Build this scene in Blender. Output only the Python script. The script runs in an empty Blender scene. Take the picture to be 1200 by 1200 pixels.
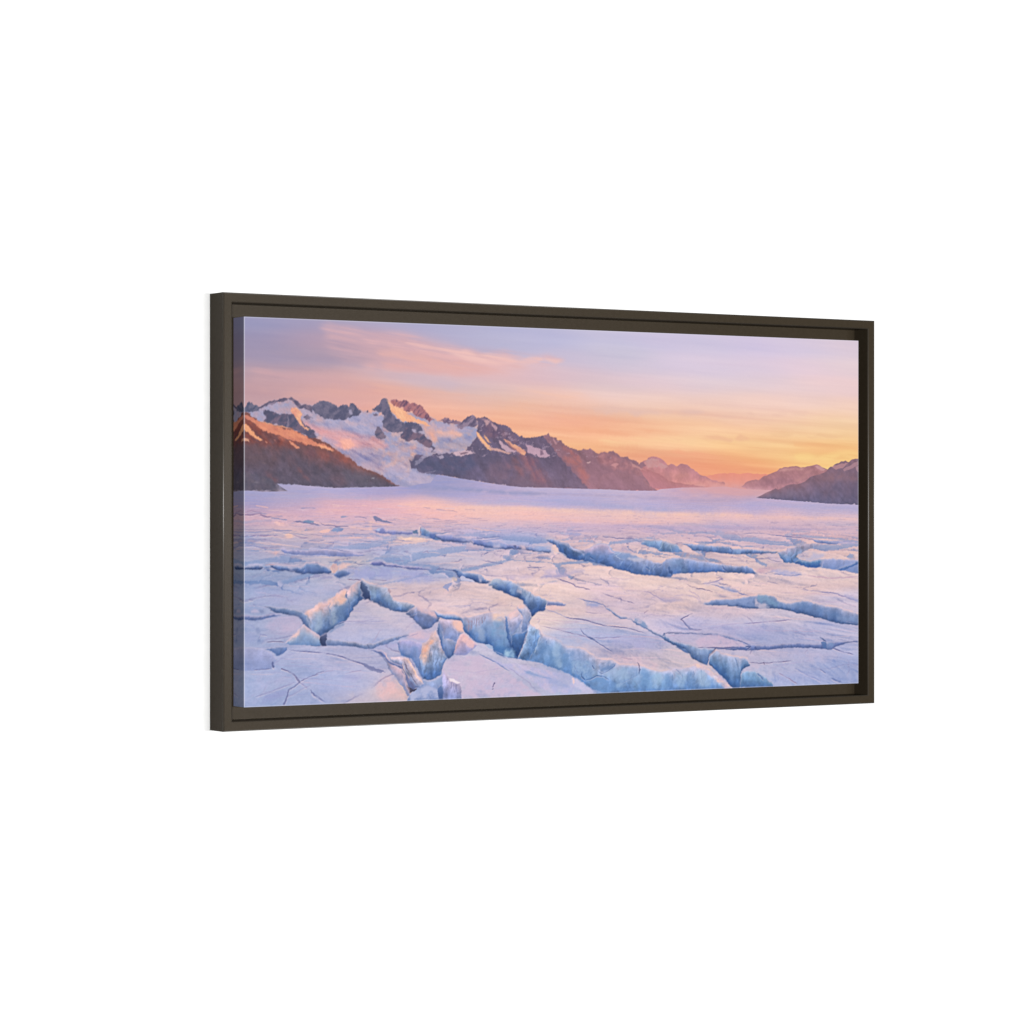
import bpy, bmesh, math
import numpy as np

S = bpy.context.scene
C = S.collection
R = math.radians

# ---------------------------------------------------------------- camera
Z0 = 1.5                                   # hanging height of the picture's centre
cam = bpy.data.cameras.new('camera')
cam.sensor_width = 36.0
cam.lens = 102.977
cam.clip_start = 0.05
cam.clip_end = 60
cam_ob = bpy.data.objects.new('camera', cam)
C.objects.link(cam_ob)
cam_ob.location = (-1.781473, -2.731084, Z0)
cam_ob.rotation_euler = (R(90), 0, R(-31.9451))
S.camera = cam_ob

# ---------------------------------------------------------------- light
world = bpy.data.worlds.new('World')
S.world = world
world.use_nodes = True
bg = world.node_tree.nodes['Background']
bg.inputs[0].default_value = (1.0, 0.99, 0.97, 1)
bg.inputs[1].default_value = 0.16


def area_lamp(name, loc, target, sx, sy, power, colour=(1, 1, 1)):
    l = bpy.data.lights.new(name, 'AREA')
    l.shape = 'RECTANGLE'
    l.size = sx; l.size_y = sy; l.energy = power; l.color = colour
    o = bpy.data.objects.new(name, l)
    C.objects.link(o)
    o.location = loc
    d = [t - p for t, p in zip(target, loc)]
    yaw = math.atan2(d[0], d[1])
    pitch = math.atan2(d[2], math.hypot(d[0], d[1]))
    o.rotation_euler = (R(90) + pitch, 0, -yaw)
    return o


# two long low softboxes: the main one ahead and a little to the right, a second to the left
area_lamp('softbox_lamp', (0.75, -6.0, Z0 + 0.03), (0.1, 0, Z0), 2.6, 0.35, 375)
area_lamp('softbox_lamp', (-3.15, -6.0, Z0 + 0.03), (0, 0, Z0), 1.5, 0.35, 710)

# a weak unseen lamp, added far right to put sheen on the rails' satin front
area_lamp('added_sheen_lamp', (2.95, -6.0, Z0), (0, 0, Z0), 1.3, 0.7, 125)

S.view_settings.view_transform = 'Standard'
S.view_settings.look = 'None'
S.view_settings.exposure = 0
S.view_settings.gamma = 1
S.view_settings.use_curve_mapping = False
S.render.film_transparent = False
S.cycles.max_bounces = 8


# ---------------------------------------------------------------- materials
def material(name):
    m = bpy.data.materials.new(name)
    m.use_nodes = True
    nt = m.node_tree
    return m, nt, nt.nodes['Principled BSDF']


def noise_node(nt, scale, detail=4.0):
    tc = nt.nodes.new('ShaderNodeTexCoord')
    n = nt.nodes.new('ShaderNodeTexNoise')
    n.inputs['Scale'].default_value = scale
    n.inputs['Detail'].default_value = detail
    nt.links.new(tc.outputs['Object'], n.inputs['Vector'])
    return n


def mix_colour(nt, fac, a, b):
    r = nt.nodes.new('ShaderNodeValToRGB')
    r.color_ramp.elements[0].position = 0.3; r.color_ramp.elements[0].color = (*a, 1)
    r.color_ramp.elements[1].position = 0.7; r.color_ramp.elements[1].color = (*b, 1)
    nt.links.new(fac, r.inputs[0])
    return r.outputs[0]


def bump(nt, height, bsdf, strength, dist):
    b = nt.nodes.new('ShaderNodeBump')
    b.inputs['Strength'].default_value = strength
    b.inputs['Distance'].default_value = dist
    nt.links.new(height, b.inputs['Height'])
    nt.links.new(b.outputs[0], bsdf.inputs['Normal'])


M_WALL, nt, p = material('white_wall_paint')
n = noise_node(nt, 90)
nt.links.new(mix_colour(nt, n.outputs[0], (0.445, 0.445, 0.442), (0.46, 0.46, 0.457)), p.inputs['Base Color'])
p.inputs['Roughness'].default_value = 0.9
p.inputs['Specular IOR Level'].default_value = 0.1
bump(nt, n.outputs[0], p, 0.05, 0.0005)

M_FRAME, nt, p = material('espresso_satin_lacquer')
n = noise_node(nt, 240, 3)
nt.links.new(mix_colour(nt, n.outputs[0], (0.018, 0.0136, 0.0086), (0.0206, 0.0156, 0.0101)), p.inputs['Base Color'])
p.inputs['Roughness'].default_value = 0.27
p.inputs['Specular IOR Level'].default_value = 0.03
bump(nt, n.outputs[0], p, 0.04, 0.0002)

M_EDGE, nt, p = material('rubbed_lacquer_edge')         # the eased edges are polished by handling
n = noise_node(nt, 240, 3)
nt.links.new(mix_colour(nt, n.outputs[0], (0.018, 0.0136, 0.0086), (0.0206, 0.0156, 0.0101)), p.inputs['Base Color'])
p.inputs['Roughness'].default_value = 0.45
p.inputs['Specular IOR Level'].default_value = 0.6

M_PRINT, nt, p = material('printed_canvas')
at = nt.nodes.new('ShaderNodeAttribute')
at.attribute_name = 'ink'
nt.links.new(at.outputs['Color'], p.inputs['Base Color'])
p.inputs['Roughness'].default_value = 0.75
p.inputs['Specular IOR Level'].default_value = 0.12
tc = nt.nodes.new('ShaderNodeTexCoord')
hs = []
for axis in ('X', 'Z'):                                  # warp and weft of the canvas
    w = nt.nodes.new('ShaderNodeTexWave')
    w.bands_direction = axis
    w.inputs['Scale'].default_value = 420
    w.inputs['Distortion'].default_value = 1.5
    w.inputs['Detail'].default_value = 1
    nt.links.new(tc.outputs['Object'], w.inputs['Vector'])
    hs.append(w.outputs['Fac'])
mx = nt.nodes.new('ShaderNodeMath'); mx.operation = 'ADD'
nt.links.new(hs[0], mx.inputs[0]); nt.links.new(hs[1], mx.inputs[1])
bump(nt, mx.outputs[0], p, 0.12, 0.0001)


# ---------------------------------------------------------------- mesh helpers
def mesh_object(name, verts, faces, mat, parent=None, smooth=False):
    me = bpy.data.meshes.new(name)
    me.from_pydata(verts, [], faces)
    me.validate()
    bm = bmesh.new(); bm.from_mesh(me)
    bmesh.ops.recalc_face_normals(bm, faces=bm.faces)
    bm.to_mesh(me); bm.free()
    me.materials.append(mat)
    if smooth:
        for f in me.polygons:
            f.use_smooth = True
    o = bpy.data.objects.new(name, me)
    C.objects.link(o)
    if parent:
        o.parent = parent
    return o


# ---------------------------------------------------------------- sizes (metres)
CW, CH = 0.8128, 0.4064                    # canvas face, 2 : 1
FW, FH = 0.86121, 0.45561                  # outside of the frame
LIP = 0.01058                              # width of the rail's front edge
DEPTH = 0.03162                            # frame depth
LEDGE = 0.0254                             # the ledge lies this far behind the front edge
FACE = 0.00075                             # the canvas face sits just behind the front edge

# ---------------------------------------------------------------- the wall
x0, x1, z0, z1, y0, y1 = -5.0, 6.0, -3.0, 6.0, DEPTH + 0.0004, DEPTH + 0.12
v = [(x, y, z) for x in (x0, x1) for y in (y0, y1) for z in (z0, z1)]
f = [(0, 1, 3, 2), (4, 6, 7, 5), (0, 4, 5, 1), (2, 3, 7, 6), (0, 2, 6, 4), (1, 5, 7, 3)]
wall_ob = mesh_object('wall', v, f, M_WALL)
wall_ob['kind'] = 'structure'

# ---------------------------------------------------------------- the framed picture
picture = bpy.data.objects.new('framed_picture', None)
picture.empty_display_size = 0.1
C.objects.link(picture)
picture.location = (0, 0, Z0)
picture['label'] = 'wide glacier sunset canvas print in a dark brown floater frame hung on the white wall'
picture['category'] = 'picture'


def rail_strip(name, profile, length_of, place, parent):
    """A mitred bar: profile points are (distance in from the outer edge, depth)."""
    n = len(profile)
    vs = []
    for end in (-1, 1):
        for t, y in profile:
            vs.append(place(end * (length_of / 2 - t), t, y))
    fs = [(k, (k + 1) % n, n + (k + 1) % n, n + k) for k in range(n)]
    fs.append(tuple(range(n))); fs.append(tuple(range(2 * n - 1, n - 1, -1)))
    return mesh_object(name, vs, fs, M_FRAME, parent)


B = 0.0014                                 # eased front edges
arc = [R(a) for a in (0, 15, 30, 45, 60, 75, 90)]
lip_profile = [(0.0, DEPTH)] + [(B - B * math.cos(a), B - B * math.sin(a)) for a in arc] + \
              [(LIP - B + B * math.sin(a), B - B * math.cos(a)) for a in arc] + [(LIP, DEPTH)]
ledge_profile = [(LIP, LEDGE), (LIP + 0.030, LEDGE), (LIP + 0.030, DEPTH), (LIP, DEPTH)]
sides = [
    (FW, lambda s, t, y: (s, y, FH / 2 - t)),
    (FW, lambda s, t, y: (s, y, -FH / 2 + t)),
    (FH, lambda s, t, y: (-FW / 2 + t, y, s)),
    (FH, lambda s, t, y: (FW / 2 - t, y, s)),
]
for length, place in sides:
    rail = rail_strip('frame_rail', lip_profile, length, place, picture)
    rail.data.materials.append(M_EDGE)
    for f in rail.data.polygons:                       # long narrow faces of the eased edges
        if len(f.vertices) == 4 and f.area < 0.00065 * length:
            f.material_index = 1; f.use_smooth = True
    rail_strip('ledge', ledge_profile, length, place, rail)

# ---------------------------------------------------------------- print painter
# The print is worked out in its own flat coordinates: RW x RH cells, x from
# the left edge, y from the top edge of the canvas face.
RW, RH = 1200, 600
TONE = 0.0
rng = np.random.RandomState(7)
LAT = rng.rand(256, 256).astype(np.float32)
YY, XX = np.mgrid[0:RH, 0:RW].astype(np.float32)


def vnoise(x, y, seed=0):
    x = x + seed * 37.17; y = y + seed * 91.73
    xi = np.floor(x).astype(np.int64); yi = np.floor(y).astype(np.int64)
    fx = x - xi; fy = y - yi
    fx = fx * fx * (3 - 2 * fx); fy = fy * fy * (3 - 2 * fy)
    a = LAT[yi & 255, xi & 255]; b = LAT[yi & 255, (xi + 1) & 255]
    c = LAT[(yi + 1) & 255, xi & 255]; d = LAT[(yi + 1) & 255, (xi + 1) & 255]
    return (a + (b - a) * fx) * (1 - fy) + (c + (d - c) * fx) * fy


def fbm(x, y, octaves=4, seed=0, gain=0.55):
    """Fractal noise, about -1..1."""
    s = 0; amp = 1; tot = 0
    for k in range(octaves):
        s = s + amp * (vnoise(x, y, seed + k * 3) - 0.5)
        tot += amp; amp *= gain; x = x * 2.03; y = y * 2.03
    return 2.6 * s / tot


def col(c):
    return np.array(c, np.float32)


def parse(s):
    if not isinstance(s, str):          # already in sheet cells
        return np.array(s, np.float32)
    return np.array([[float(t) for t in q.split(',')] for q in s.split()], np.float32)


def parse5(s):
    a = np.array([[float(t) for t in q.split(',')] for q in s.split()], np.float32)
    return a


def field(s, sx, sy, shear=0.0):
    """Smooth colour field through scattered samples x,y,r,g,b."""
    a = parse5(s)
    st = 6
    yy, xx = np.mgrid[0:RH + st:st, 0:RW + st:st].astype(np.float32)
    num = np.zeros(xx.shape + (3,), np.float32); den = np.zeros(xx.shape, np.float32)
    for x, y, r, g, b in a:
        dx = (xx - x) / sx
        dy = (yy - y - shear * (xx - x)) / sy
        d = dx * dx + dy * dy
        w = np.exp(-d) + 0.002 * np.exp(-d / 12) + 1e-6 / (1 + d)
        num += w[..., None] * np.array((r, g, b), np.float32); den += w
    f = num / den[..., None]
    gx = XX / st; gy = YY / st
    xi = gx.astype(int); yi = gy.astype(int)
    fx = (gx - xi)[..., None]; fy = (gy - yi)[..., None]
    return (f[yi, xi] * (1 - fx) + f[yi, xi + 1] * fx) * (1 - fy) + \
           (f[yi + 1, xi] * (1 - fx) + f[yi + 1, xi + 1] * fx) * fy


def blur1(m, r):
    r = int(r)
    if r < 1:
        return m
    for ax in (0, 1):
        p = np.pad(m, [(r + 1, r) if k == ax else (0, 0) for k in (0, 1)], mode='edge')
        c = np.cumsum(p, axis=ax, dtype=np.float64)
        n = m.shape[ax]
        hi = np.take(c, range(2 * r + 1, 2 * r + 1 + n), axis=ax)
        lo = np.take(c, range(0, n), axis=ax)
        m = ((hi - lo) / (2 * r + 1)).astype(np.float32)
    return m


def cover(pts, pad=2):
    """Anti-aliased coverage of a polygon: (y0, x0, mask)."""
    x0 = int(max(0, np.floor(pts[:, 0].min()) - pad)); x1 = int(min(RW, np.ceil(pts[:, 0].max()) + pad))
    y0 = int(max(0, np.floor(pts[:, 1].min()) - pad)); y1 = int(min(RH, np.ceil(pts[:, 1].max()) + pad))
    if x1 <= x0 or y1 <= y0:
        return None
    m = np.zeros((y1 - y0, x1 - x0), np.float32)
    px, py = pts[:, 0], pts[:, 1]
    qx, qy = np.roll(px, -1), np.roll(py, -1)
    xs = np.arange(x0, x1, dtype=np.float32)
    SS = 3
    for j in range(y1 - y0):
        for k in range(SS):
            y = y0 + j + (k + 0.5) / SS
            hit = (py <= y) != (qy <= y)
            if not hit.any():
                continue
            t = np.sort(px[hit] + (y - py[hit]) * (qx[hit] - px[hit]) / (qy[hit] - py[hit]))
            for a, b in zip(t[0::2], t[1::2]):
                m[j] += np.clip(np.minimum(b, xs + 1) - np.maximum(a, xs), 0, 1)
    return y0, x0, m / SS


def rough(pts, amp, step=4.0, seed=1):
    """Break up the straight runs of a traced outline."""
    r = np.random.RandomState(seed)
    out = []
    for p, q in zip(pts, np.roll(pts, -1, axis=0)):
        n = max(1, int(np.hypot(*(q - p)) / step))
        for k in range(n):
            j = r.randn(2) * amp if k else r.randn(2) * amp * 0.3
            out.append(p + (q - p) * k / n + j)
    return np.array(out, np.float32)


def blend(y0, x0, m, c):
    h, w = m.shape
    v = IMG[y0:y0 + h, x0:x0 + w]
    v += (c - v) * m[..., None]


def put(s, c, a=1.0, blur=0, amp=0.0, seed=1, tex=None):
    """Flat or textured patch. tex = (other colour, sx, sy, angle, contrast)."""
    p = parse(s)
    if amp:
        p = rough(p, amp, seed=seed)
    r = cover(p, pad=2 + 2 * blur)
    if r is None:
        return
    y0, x0, m = r
    m = blur1(blur1(m, blur), blur)
    h, w = m.shape
    cc = col(c)
    if tex:
        c2, sx, sy, ang, con = tex
        x, y = XX[y0:y0 + h, x0:x0 + w], YY[y0:y0 + h, x0:x0 + w]
        ca, sa = math.cos(math.radians(ang)), math.sin(math.radians(ang))
        n = fbm((x * ca + y * sa) / sx, (-x * sa + y * ca) / sy, 4, seed)
        t = np.clip(0.5 + con * n, 0, 1)[..., None]
        cc = col(c) * (1 - t) + col(c2) * t
    if blur:
        m = m * np.clip(0.85 + 0.8 * fbm(XX[y0:y0 + h, x0:x0 + w] / 12, YY[y0:y0 + h, x0:x0 + w] / 8, 4, seed + 40), 0, 1.1)
    blend(y0, x0, m * a, cc)


def wall(s, top, bot, mid=None, a=1.0, amp=0.55, seed=1, stri=0.10, blur=0, rim=None, pw=1.0, foot=0.0, lean=0.0):
    """An ice wall: colour runs from its rim to its foot, with fluted streaks."""
    p = parse(s)
    if amp:
        p = rough(p, amp, seed=seed)
    r = cover(p, pad=4 + 2 * blur)
    if r is None:
        return
    y0, x0, m = r
    h, w = m.shape
    on = m > 0.4
    rows = np.arange(h, dtype=np.float32)[:, None] + np.zeros((1, w), np.float32)
    first = np.where(on, rows, 1e6).min(0); last = np.where(on, rows, -1).max(0)
    k = np.ones(5) / 5.0
    ok = last >= 0
    if not ok.any():
        return
    idx = np.arange(w)
    first = np.interp(idx, idx[ok], first[ok]); last = np.interp(idx, idx[ok], last[ok])
    t = np.clip((rows - first) / np.maximum(last - first, 1), 0, 1)
    x, y = XX[y0:y0 + h, x0:x0 + w], YY[y0:y0 + h, x0:x0 + w]
    t = np.clip(t + 0.16 * fbm(x / 16, y / 22, 3, seed + 5), 0, 1) ** pw
    t = t[..., None]
    if mid is None:
        c = col(top) * (1 - t) + col(bot) * t
    else:
        c = np.where(t < 0.5, col(top) * (1 - 2 * t) + col(mid) * 2 * t, col(mid) * (2 - 2 * t) + col(bot) * (2 * t - 1))
    xs = x + lean * y + 9 * fbm(x / 30, y / 24, 3, seed + 4)
    n = fbm(xs / 9, y / 48, 4, seed) * 0.6 + fbm(x / 6, y / 7, 3, seed + 9) * 0.55
    n = n + 0.5 * fbm(x / 22, y / 14, 3, seed + 6)
    c = c * (1 + stri * 1.15 * n)[..., None]
    if TONE:                                        # ice: greyer than the plain paint
        g = c @ col((.3, .59, .11))
        c = c * (1 - TONE) + g[..., None] * TONE
        c = c * col((1.03, .985, 1.0)) + col((0, 0, 2))
        c = c * (1 - .14 * t * col((1.3, .9, .5)))
        top_soft = np.clip(1 - (rows - first) / np.maximum(3.0, .10 * (last - first)), 0, 1)[..., None]
        c = c + (col((214, 198, 216)) - c) * top_soft * .45      # the lip rounds over into the top
    if foot:
        e = np.clip((rows - last + 5) / 5, 0, 1)[..., None]
        c = c * (1 - foot * e * e)
        c = c * (1 - 0.9 * foot * t ** 1.5 * col((1.15, .9, .55)))   # deep ice holds less light
    mm = blur1(m, blur) if blur else (m if not TONE else 0.35 * m + 0.65 * blur1(m, 1))
    if rim is not None:
        up = np.zeros_like(m)
        up[:-3] = np.maximum(up[:-3], m[3:]); up[:-2] = np.maximum(up[:-2], m[2:])
        up = np.clip(blur1(up, 1) - m, 0, 1) * (np.arange(h)[:, None] < (first + 2)[None, :])
        up = up * np.clip(0.75 + 0.9 * fbm(x / 14, y / 14, 2, seed + 2), 0, 1)
        blend(y0, x0, up * .5, col(rim[:3]))
    blend(y0, x0, mm * a, c)


def line(s, c, w=1.2, w1=None, a=1.0, soft=0.9, amp=0.6, seed=1, taper=True):
    """A crack or a lit edge: a stroke w cells wide, thinning at both ends."""
    p = parse(s)
    out = [p[0]]
    r = np.random.RandomState(seed)
    for q0, q1 in zip(p[:-1], p[1:]):
        n = max(1, int(np.hypot(*(q1 - q0)) / 8))
        for k in range(1, n + 1):
            out.append(q0 + (q1 - q0) * k / n + (r.randn(2) * amp * np.array([1, 0.6]) if k < n else 0))
    p = np.array(out, np.float32)
    if TONE:
        c = tuple(col(c) * .92 + col((132, 140, 188)) * .08 + 4)
        w = w * 0.68; w1 = None if w1 is None else w1 * 0.68
    pad = 5 + w
    x0 = int(max(0, p[:, 0].min() - pad)); x1 = int(min(RW, p[:, 0].max() + pad))
    y0 = int(max(0, p[:, 1].min() - pad)); y1 = int(min(RH, p[:, 1].max() + pad))
    if x1 <= x0 or y1 <= y0:
        return
    x, y = XX[y0:y1, x0:x1] + 0.5, YY[y0:y1, x0:x1] + 0.5
    best = np.zeros(x.shape, np.float32)
    seg = np.hypot(*(np.diff(p, axis=0).T)); cum = np.append(0, np.cumsum(seg)); L = max(cum[-1], 1e-3)
    w1 = w if w1 is None else w1
    for k in range(len(p) - 1):
        d = p[k + 1] - p[k]; l2 = max(float(d @ d), 1e-6)
        t = np.clip(((x - p[k, 0]) * d[0] + (y - p[k, 1]) * d[1]) / l2, 0, 1)
        dist = np.hypot((x - p[k, 0] - t * d[0]) * 0.85, y - p[k, 1] - t * d[1])
        u = (cum[k] + t * seg[k]) / L
        ww = w + (w1 - w) * u
        if taper:
            ww = ww * np.clip(np.minimum(u, 1 - u) * 6 + 0.25, 0, 1)
        best = np.maximum(best, np.clip((ww * 0.5 + soft * 0.5 - dist) / soft, 0, 1) * np.clip(ww / 0.8, 0, 1))
    n = fbm(x / 11, y / 9, 3, seed + 50)
    best = best * np.clip(0.8 + 0.75 * n, 0.1, 1)
    if TONE and sum(c) < 500:                       # the near lip of a crack catches light
        lip = np.zeros_like(best); k = int(1 + w * 0.7)
        lip[k:] = best[:-k]
        blend(y0, x0, np.clip(lip - best, 0, 1) * 0.4 * a, col((232, 206, 214)))
    blend(y0, x0, best * a, col(c))


def cells(x, y, seed=0):
    """Distance between the two nearest of scattered points: small along cell borders."""
    xi = np.floor(x).astype(np.int64); yi = np.floor(y).astype(np.int64)
    d1 = np.full(x.shape, 9, np.float32); d2 = d1.copy()
    for j in (-1, 0, 1):
        for i in (-1, 0, 1):
            cx = xi + i; cy = yi + j
            px = cx + LAT[(cy + seed * 17) & 255, cx & 255]
            py = cy + LAT[(cy + 101 + seed * 5) & 255, (cx + 57) & 255]
            d = np.hypot(px - x, py - y).astype(np.float32)
            d2 = np.minimum(d2, np.maximum(d1, d)); d1 = np.minimum(d1, d)
    return d2 - d1
# ------------------------------------------------------------------- the sky
IMG = field(
 "5.8,9.0,150,152,190 5.8,37.8,152,145,178 20.5,63.6,155,145,175 20.5,83.3,182,155,168 20.5,109.6,195,155,160 20.5,124.0,200,160,158 "
 "94.5,6.0,155,155,192 124.5,27.5,165,150,178 139.5,49.7,172,152,172 169.8,12.7,172,158,184 169.8,32.8,188,155,172 200.3,34.5,195,160,170 215.6,0.5,160,162,196 234.1,20.0,205,167,180 "
 "87.0,64.4,160,148,174 79.6,88.4,200,160,165 169.8,86.2,210,165,165 139.5,113.6,215,168,162 200.3,120.3,225,165,155 231.0,111.6,226,168,156 "
 "261.9,2.9,170,170,206 324.5,6.2,172,172,206 419.9,18.2,178,178,209 484.7,20.3,182,182,213 525.7,5.1,180,182,215 356.1,24.3,176,174,206 "
 "293.1,31.7,220,172,176 277.5,49.7,206,166,172 324.5,62.0,226,175,172 371.9,68.9,232,178,172 436.0,70.0,234,185,180 261.9,83.9,210,178,185 324.5,89.2,205,182,192 387.9,89.1,210,182,192 484.7,85.4,220,185,192 419.9,104.8,215,188,188 "
 "261.9,113.7,232,175,160 324.5,119.1,236,180,160 387.9,116.5,226,186,174 484.7,102.0,225,190,187 293.1,140.1,242,175,142 371.9,135.9,242,180,146 517.5,126.3,240,186,148 484.7,115.8,230,190,167 484.7,150.5,248,180,128 403.9,144.9,242,178,148 "
 "550.5,14.1,185,185,220 650.9,12.3,198,195,222 788.4,15.1,205,196,223 684.9,38.1,200,196,216 617.2,47.1,202,190,212 550.5,79.6,220,186,195 617.2,75.2,216,191,202 719.2,58.5,208,196,214 823.4,55.7,216,201,223 650.9,94.1,222,200,202 753.6,86.1,226,201,210 823.4,87.3,231,206,212 "
 "550.5,107.5,235,190,177 583.7,115.2,245,195,172 684.9,111.7,236,200,192 788.4,109.6,240,205,192 550.5,135.4,245,185,155 650.9,133.6,242,195,165 753.6,127.4,242,204,180 823.4,130.4,245,200,176 550.5,156.3,248,176,142 650.9,154.7,248,176,140 753.6,153.1,248,190,146 823.4,149.1,250,196,147 "
 "876.4,15.3,206,198,223 966.1,18.4,211,198,226 1076.1,16.6,216,203,226 1169.7,13.9,222,205,219 876.4,54.3,216,203,223 966.1,52.0,221,203,221 1076.1,49.1,229,205,219 1169.7,46.7,231,208,213 876.4,83.2,223,205,213 1002.5,80.3,226,205,213 1094.7,85.6,238,208,208 1169.7,83.9,240,208,208 "
 "876.4,112.1,241,205,190 966.1,110.3,245,209,196 1076.1,108.1,245,211,200 1169.7,113.7,248,210,190 912.1,134.6,245,199,174 1039.1,132.4,248,205,182 1169.7,136.1,250,210,172 876.4,158.4,248,194,150 966.1,162.9,250,196,150 1057.6,161.5,249,200,150 1169.7,155.4,250,208,152 "
 "753.6,185.9,252,205,155 858.7,187.5,248,200,144 948.1,185.0,248,195,134 753.6,207.3,250,174,132 858.7,207.7,250,169,124 948.1,206.8,250,178,118 894.2,226.2,250,165,122 948.1,225.7,248,165,122 "
 "966.1,146.8,248,205,176 1094.7,152.1,250,208,166 1002.5,177.0,250,200,140 1076.1,176.0,252,210,150 1169.7,174.8,252,210,146 1113.3,188.9,250,183,116 1169.7,191.2,250,182,110 1002.5,197.5,250,195,130 1094.7,203.9,253,208,135 1179.1,200.1,253,212,130 1002.5,220.9,250,185,120 1113.3,218.5,252,200,122 966.1,228.5,250,170,116 "
 "356.1,125.3,240,185,160 419.9,157.0,245,175,136 484.7,169.8,248,180,126 517.5,183.3,248,185,122 583.7,168.4,250,185,132 634.0,188.8,252,190,122 684.9,188.2,252,192,132 719.2,194.9,250,180,122 736.4,208.9,248,170,126 634.0,167.7,248,170,130 684.9,158.4,248,185,136 719.2,173.5,248,186,136 650.9,173.1,248,178,130",
 75, 15, shear=0.06)
# thin drifting cloud: long streaks, strongest in the pink and orange bands
n1 = fbm(XX / 210, (YY - 0.05 * XX) / 9, 5, 11)
n2 = fbm(XX / 420, (YY - 0.03 * XX) / 22, 4, 23)
n3 = fbm(XX / 130, (YY - 0.08 * XX) / 34, 4, 31)
hz = np.clip(YY / 215, 0, 1)
warmth = np.clip((YY - 95) / 80, 0, 1)
IMG += (n1 * (3.0 + 2.5 * hz))[..., None] * col((1.0, 0.75, 0.35))
IMG += (n1 * warmth * 9 * np.clip(XX / 500, .3, 1))[..., None] * col((0.15, 1.0, 0.9))
IMG += warmth[..., None] * np.clip((900 - XX) / 400, 0, 1)[..., None] * col((-2, -3, 9))
IMG += (n2 * (2 + 6 * hz))[..., None] * col((0.7, 0.9, 0.8))
IMG += n3[..., None] * col((3.5, 1.5, -0.5))
# the long pink cloud
def cloud(s, c, a, blur, seed):
    p = rough(parse(s), 3.0, 18, seed)
    r = cover(p, pad=2 * blur + 2)
    y0, x0, m = r
    m = blur1(blur1(m, blur), blur // 2)
    h, w = m.shape
    x, y = XX[y0:y0 + h, x0:x0 + w], YY[y0:y0 + h, x0:x0 + w]
    n = fbm(x / 120, (y - 0.12 * x) / 9, 4, seed)
    blend(y0, x0, m * a * np.clip(0.62 + 1.2 * n, 0, 1), col(c))
cloud("127.5,10.1 200.3,14.4 254.2,18.0 324.5,28.0 387.9,38.4 452.2,43.4 534.0,46.6 590.4,50.6 575.4,58.0 484.7,59.1 419.9,58.1 340.2,52.0 261.9,40.7 185.0,29.6", (230, 180, 180), 0.8, 5, 3)
cloud("147.1,12.1 231.0,20.1 324.5,30.7 419.9,42.9 484.7,48.0 419.9,66.3 324.5,74.2 231.0,71.3 169.8,59.5 139.5,39.0", (208, 168, 176), 0.8, 8, 33)
cloud("231.0,47.0 308.8,47.5 387.9,56.2 452.2,62.7 517.5,66.5 419.9,75.9 324.5,77.0 246.5,70.8", (230, 176, 168), 0.78, 6, 34)
cloud("265.1,25.8 324.5,32.1 387.9,41.1 452.2,47.5 517.5,49.8 590.4,52.0 517.5,57.5 436.0,56.2 356.1,47.5 293.1,35.7", (242, 192, 184), 0.75, 2, 36)
cloud("20.5,84.6 109.5,87.7 200.3,93.5 277.5,99.8 200.3,109.6 94.5,101.3 13.2,95.3", (212, 166, 168), 0.5, 6, 35)
cloud("356.1,40.7 419.9,47.1 501.1,48.9 583.7,52.2 567.1,59.6 484.7,60.4 403.9,57.1", (243, 195, 186), 0.8, 3, 4)
cloud("200.3,69.4 277.5,61.9 356.1,59.8 419.9,66.3 484.7,70.1 419.9,77.3 324.5,78.3 231.0,79.3", (228, 172, 168), 0.55, 5, 5)
cloud("20.5,78.1 79.6,83.2 169.8,88.9 231.0,100.9 139.5,100.3 49.9,94.4 5.8,87.6", (207, 163, 168), 0.6, 5, 6)
cloud("5.8,48.3 94.5,58.9 215.6,69.0 261.9,71.8 169.8,70.2 64.7,67.7 5.8,58.8", (160, 148, 178), 0.3, 4, 7)
cloud("162.2,54.4 215.6,56.9 277.5,56.5 231.0,63.2 169.8,60.8", (184, 156, 174), 0.35, 4, 17)
cloud("20.5,113.5 109.5,106.3 231.0,111.6 293.1,123.8 215.6,125.4 79.6,122.8", (222, 168, 158), 0.5, 6, 8)
cloud("200.3,90.8 293.1,99.4 419.9,110.3 550.5,124.3 484.7,128.3 356.1,117.1 231.0,106.2", (236, 178, 158), 0.4, 5, 9)
cloud("277.5,83.6 371.9,81.2 436.0,90.7 387.9,97.3 293.1,94.0", (205, 183, 195), 0.55, 5, 10)
cloud("484.7,103.4 567.1,104.4 634.0,111.4 567.1,115.5 501.1,111.3", (246, 196, 172), 0.6, 4, 12)
cloud("419.9,126.8 550.5,129.8 650.9,136.4 583.7,141.8 468.4,135.5", (247, 184, 146), 0.5, 4, 13)
cloud("550.5,141.0 650.9,142.0 788.4,148.3 684.9,154.2 583.7,150.2", (250, 180, 140), 0.45, 4, 14)
cloud("634.0,128.3 753.6,128.9 876.4,130.9 771.0,137.1 650.9,135.0", (228, 190, 178), 0.6, 3, 15)
cloud("805.9,130.8 930.0,134.3 1094.7,128.5 966.1,138.1 823.4,139.1", (232, 190, 170), 0.5, 3, 16)
cloud("550.5,160.5 684.9,164.1 823.4,164.9 684.9,172.6 567.1,168.6", (246, 172, 128), 0.5, 3, 18)
cloud("650.9,178.7 753.6,178.8 858.7,183.2 753.6,190.2 667.9,187.0", (253, 208, 152), 0.6, 3, 19)
cloud("771.0,170.0 876.4,171.4 966.1,176.0 876.4,180.1 788.4,175.5", (240, 182, 142), 0.6, 2, 20)
cloud("1057.6,182.2 1132.0,184.2 1200.0,186.4 1200.0,195.4 1113.3,196.3 1057.6,191.0", (249, 184, 122), 0.45, 2, 22)
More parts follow.
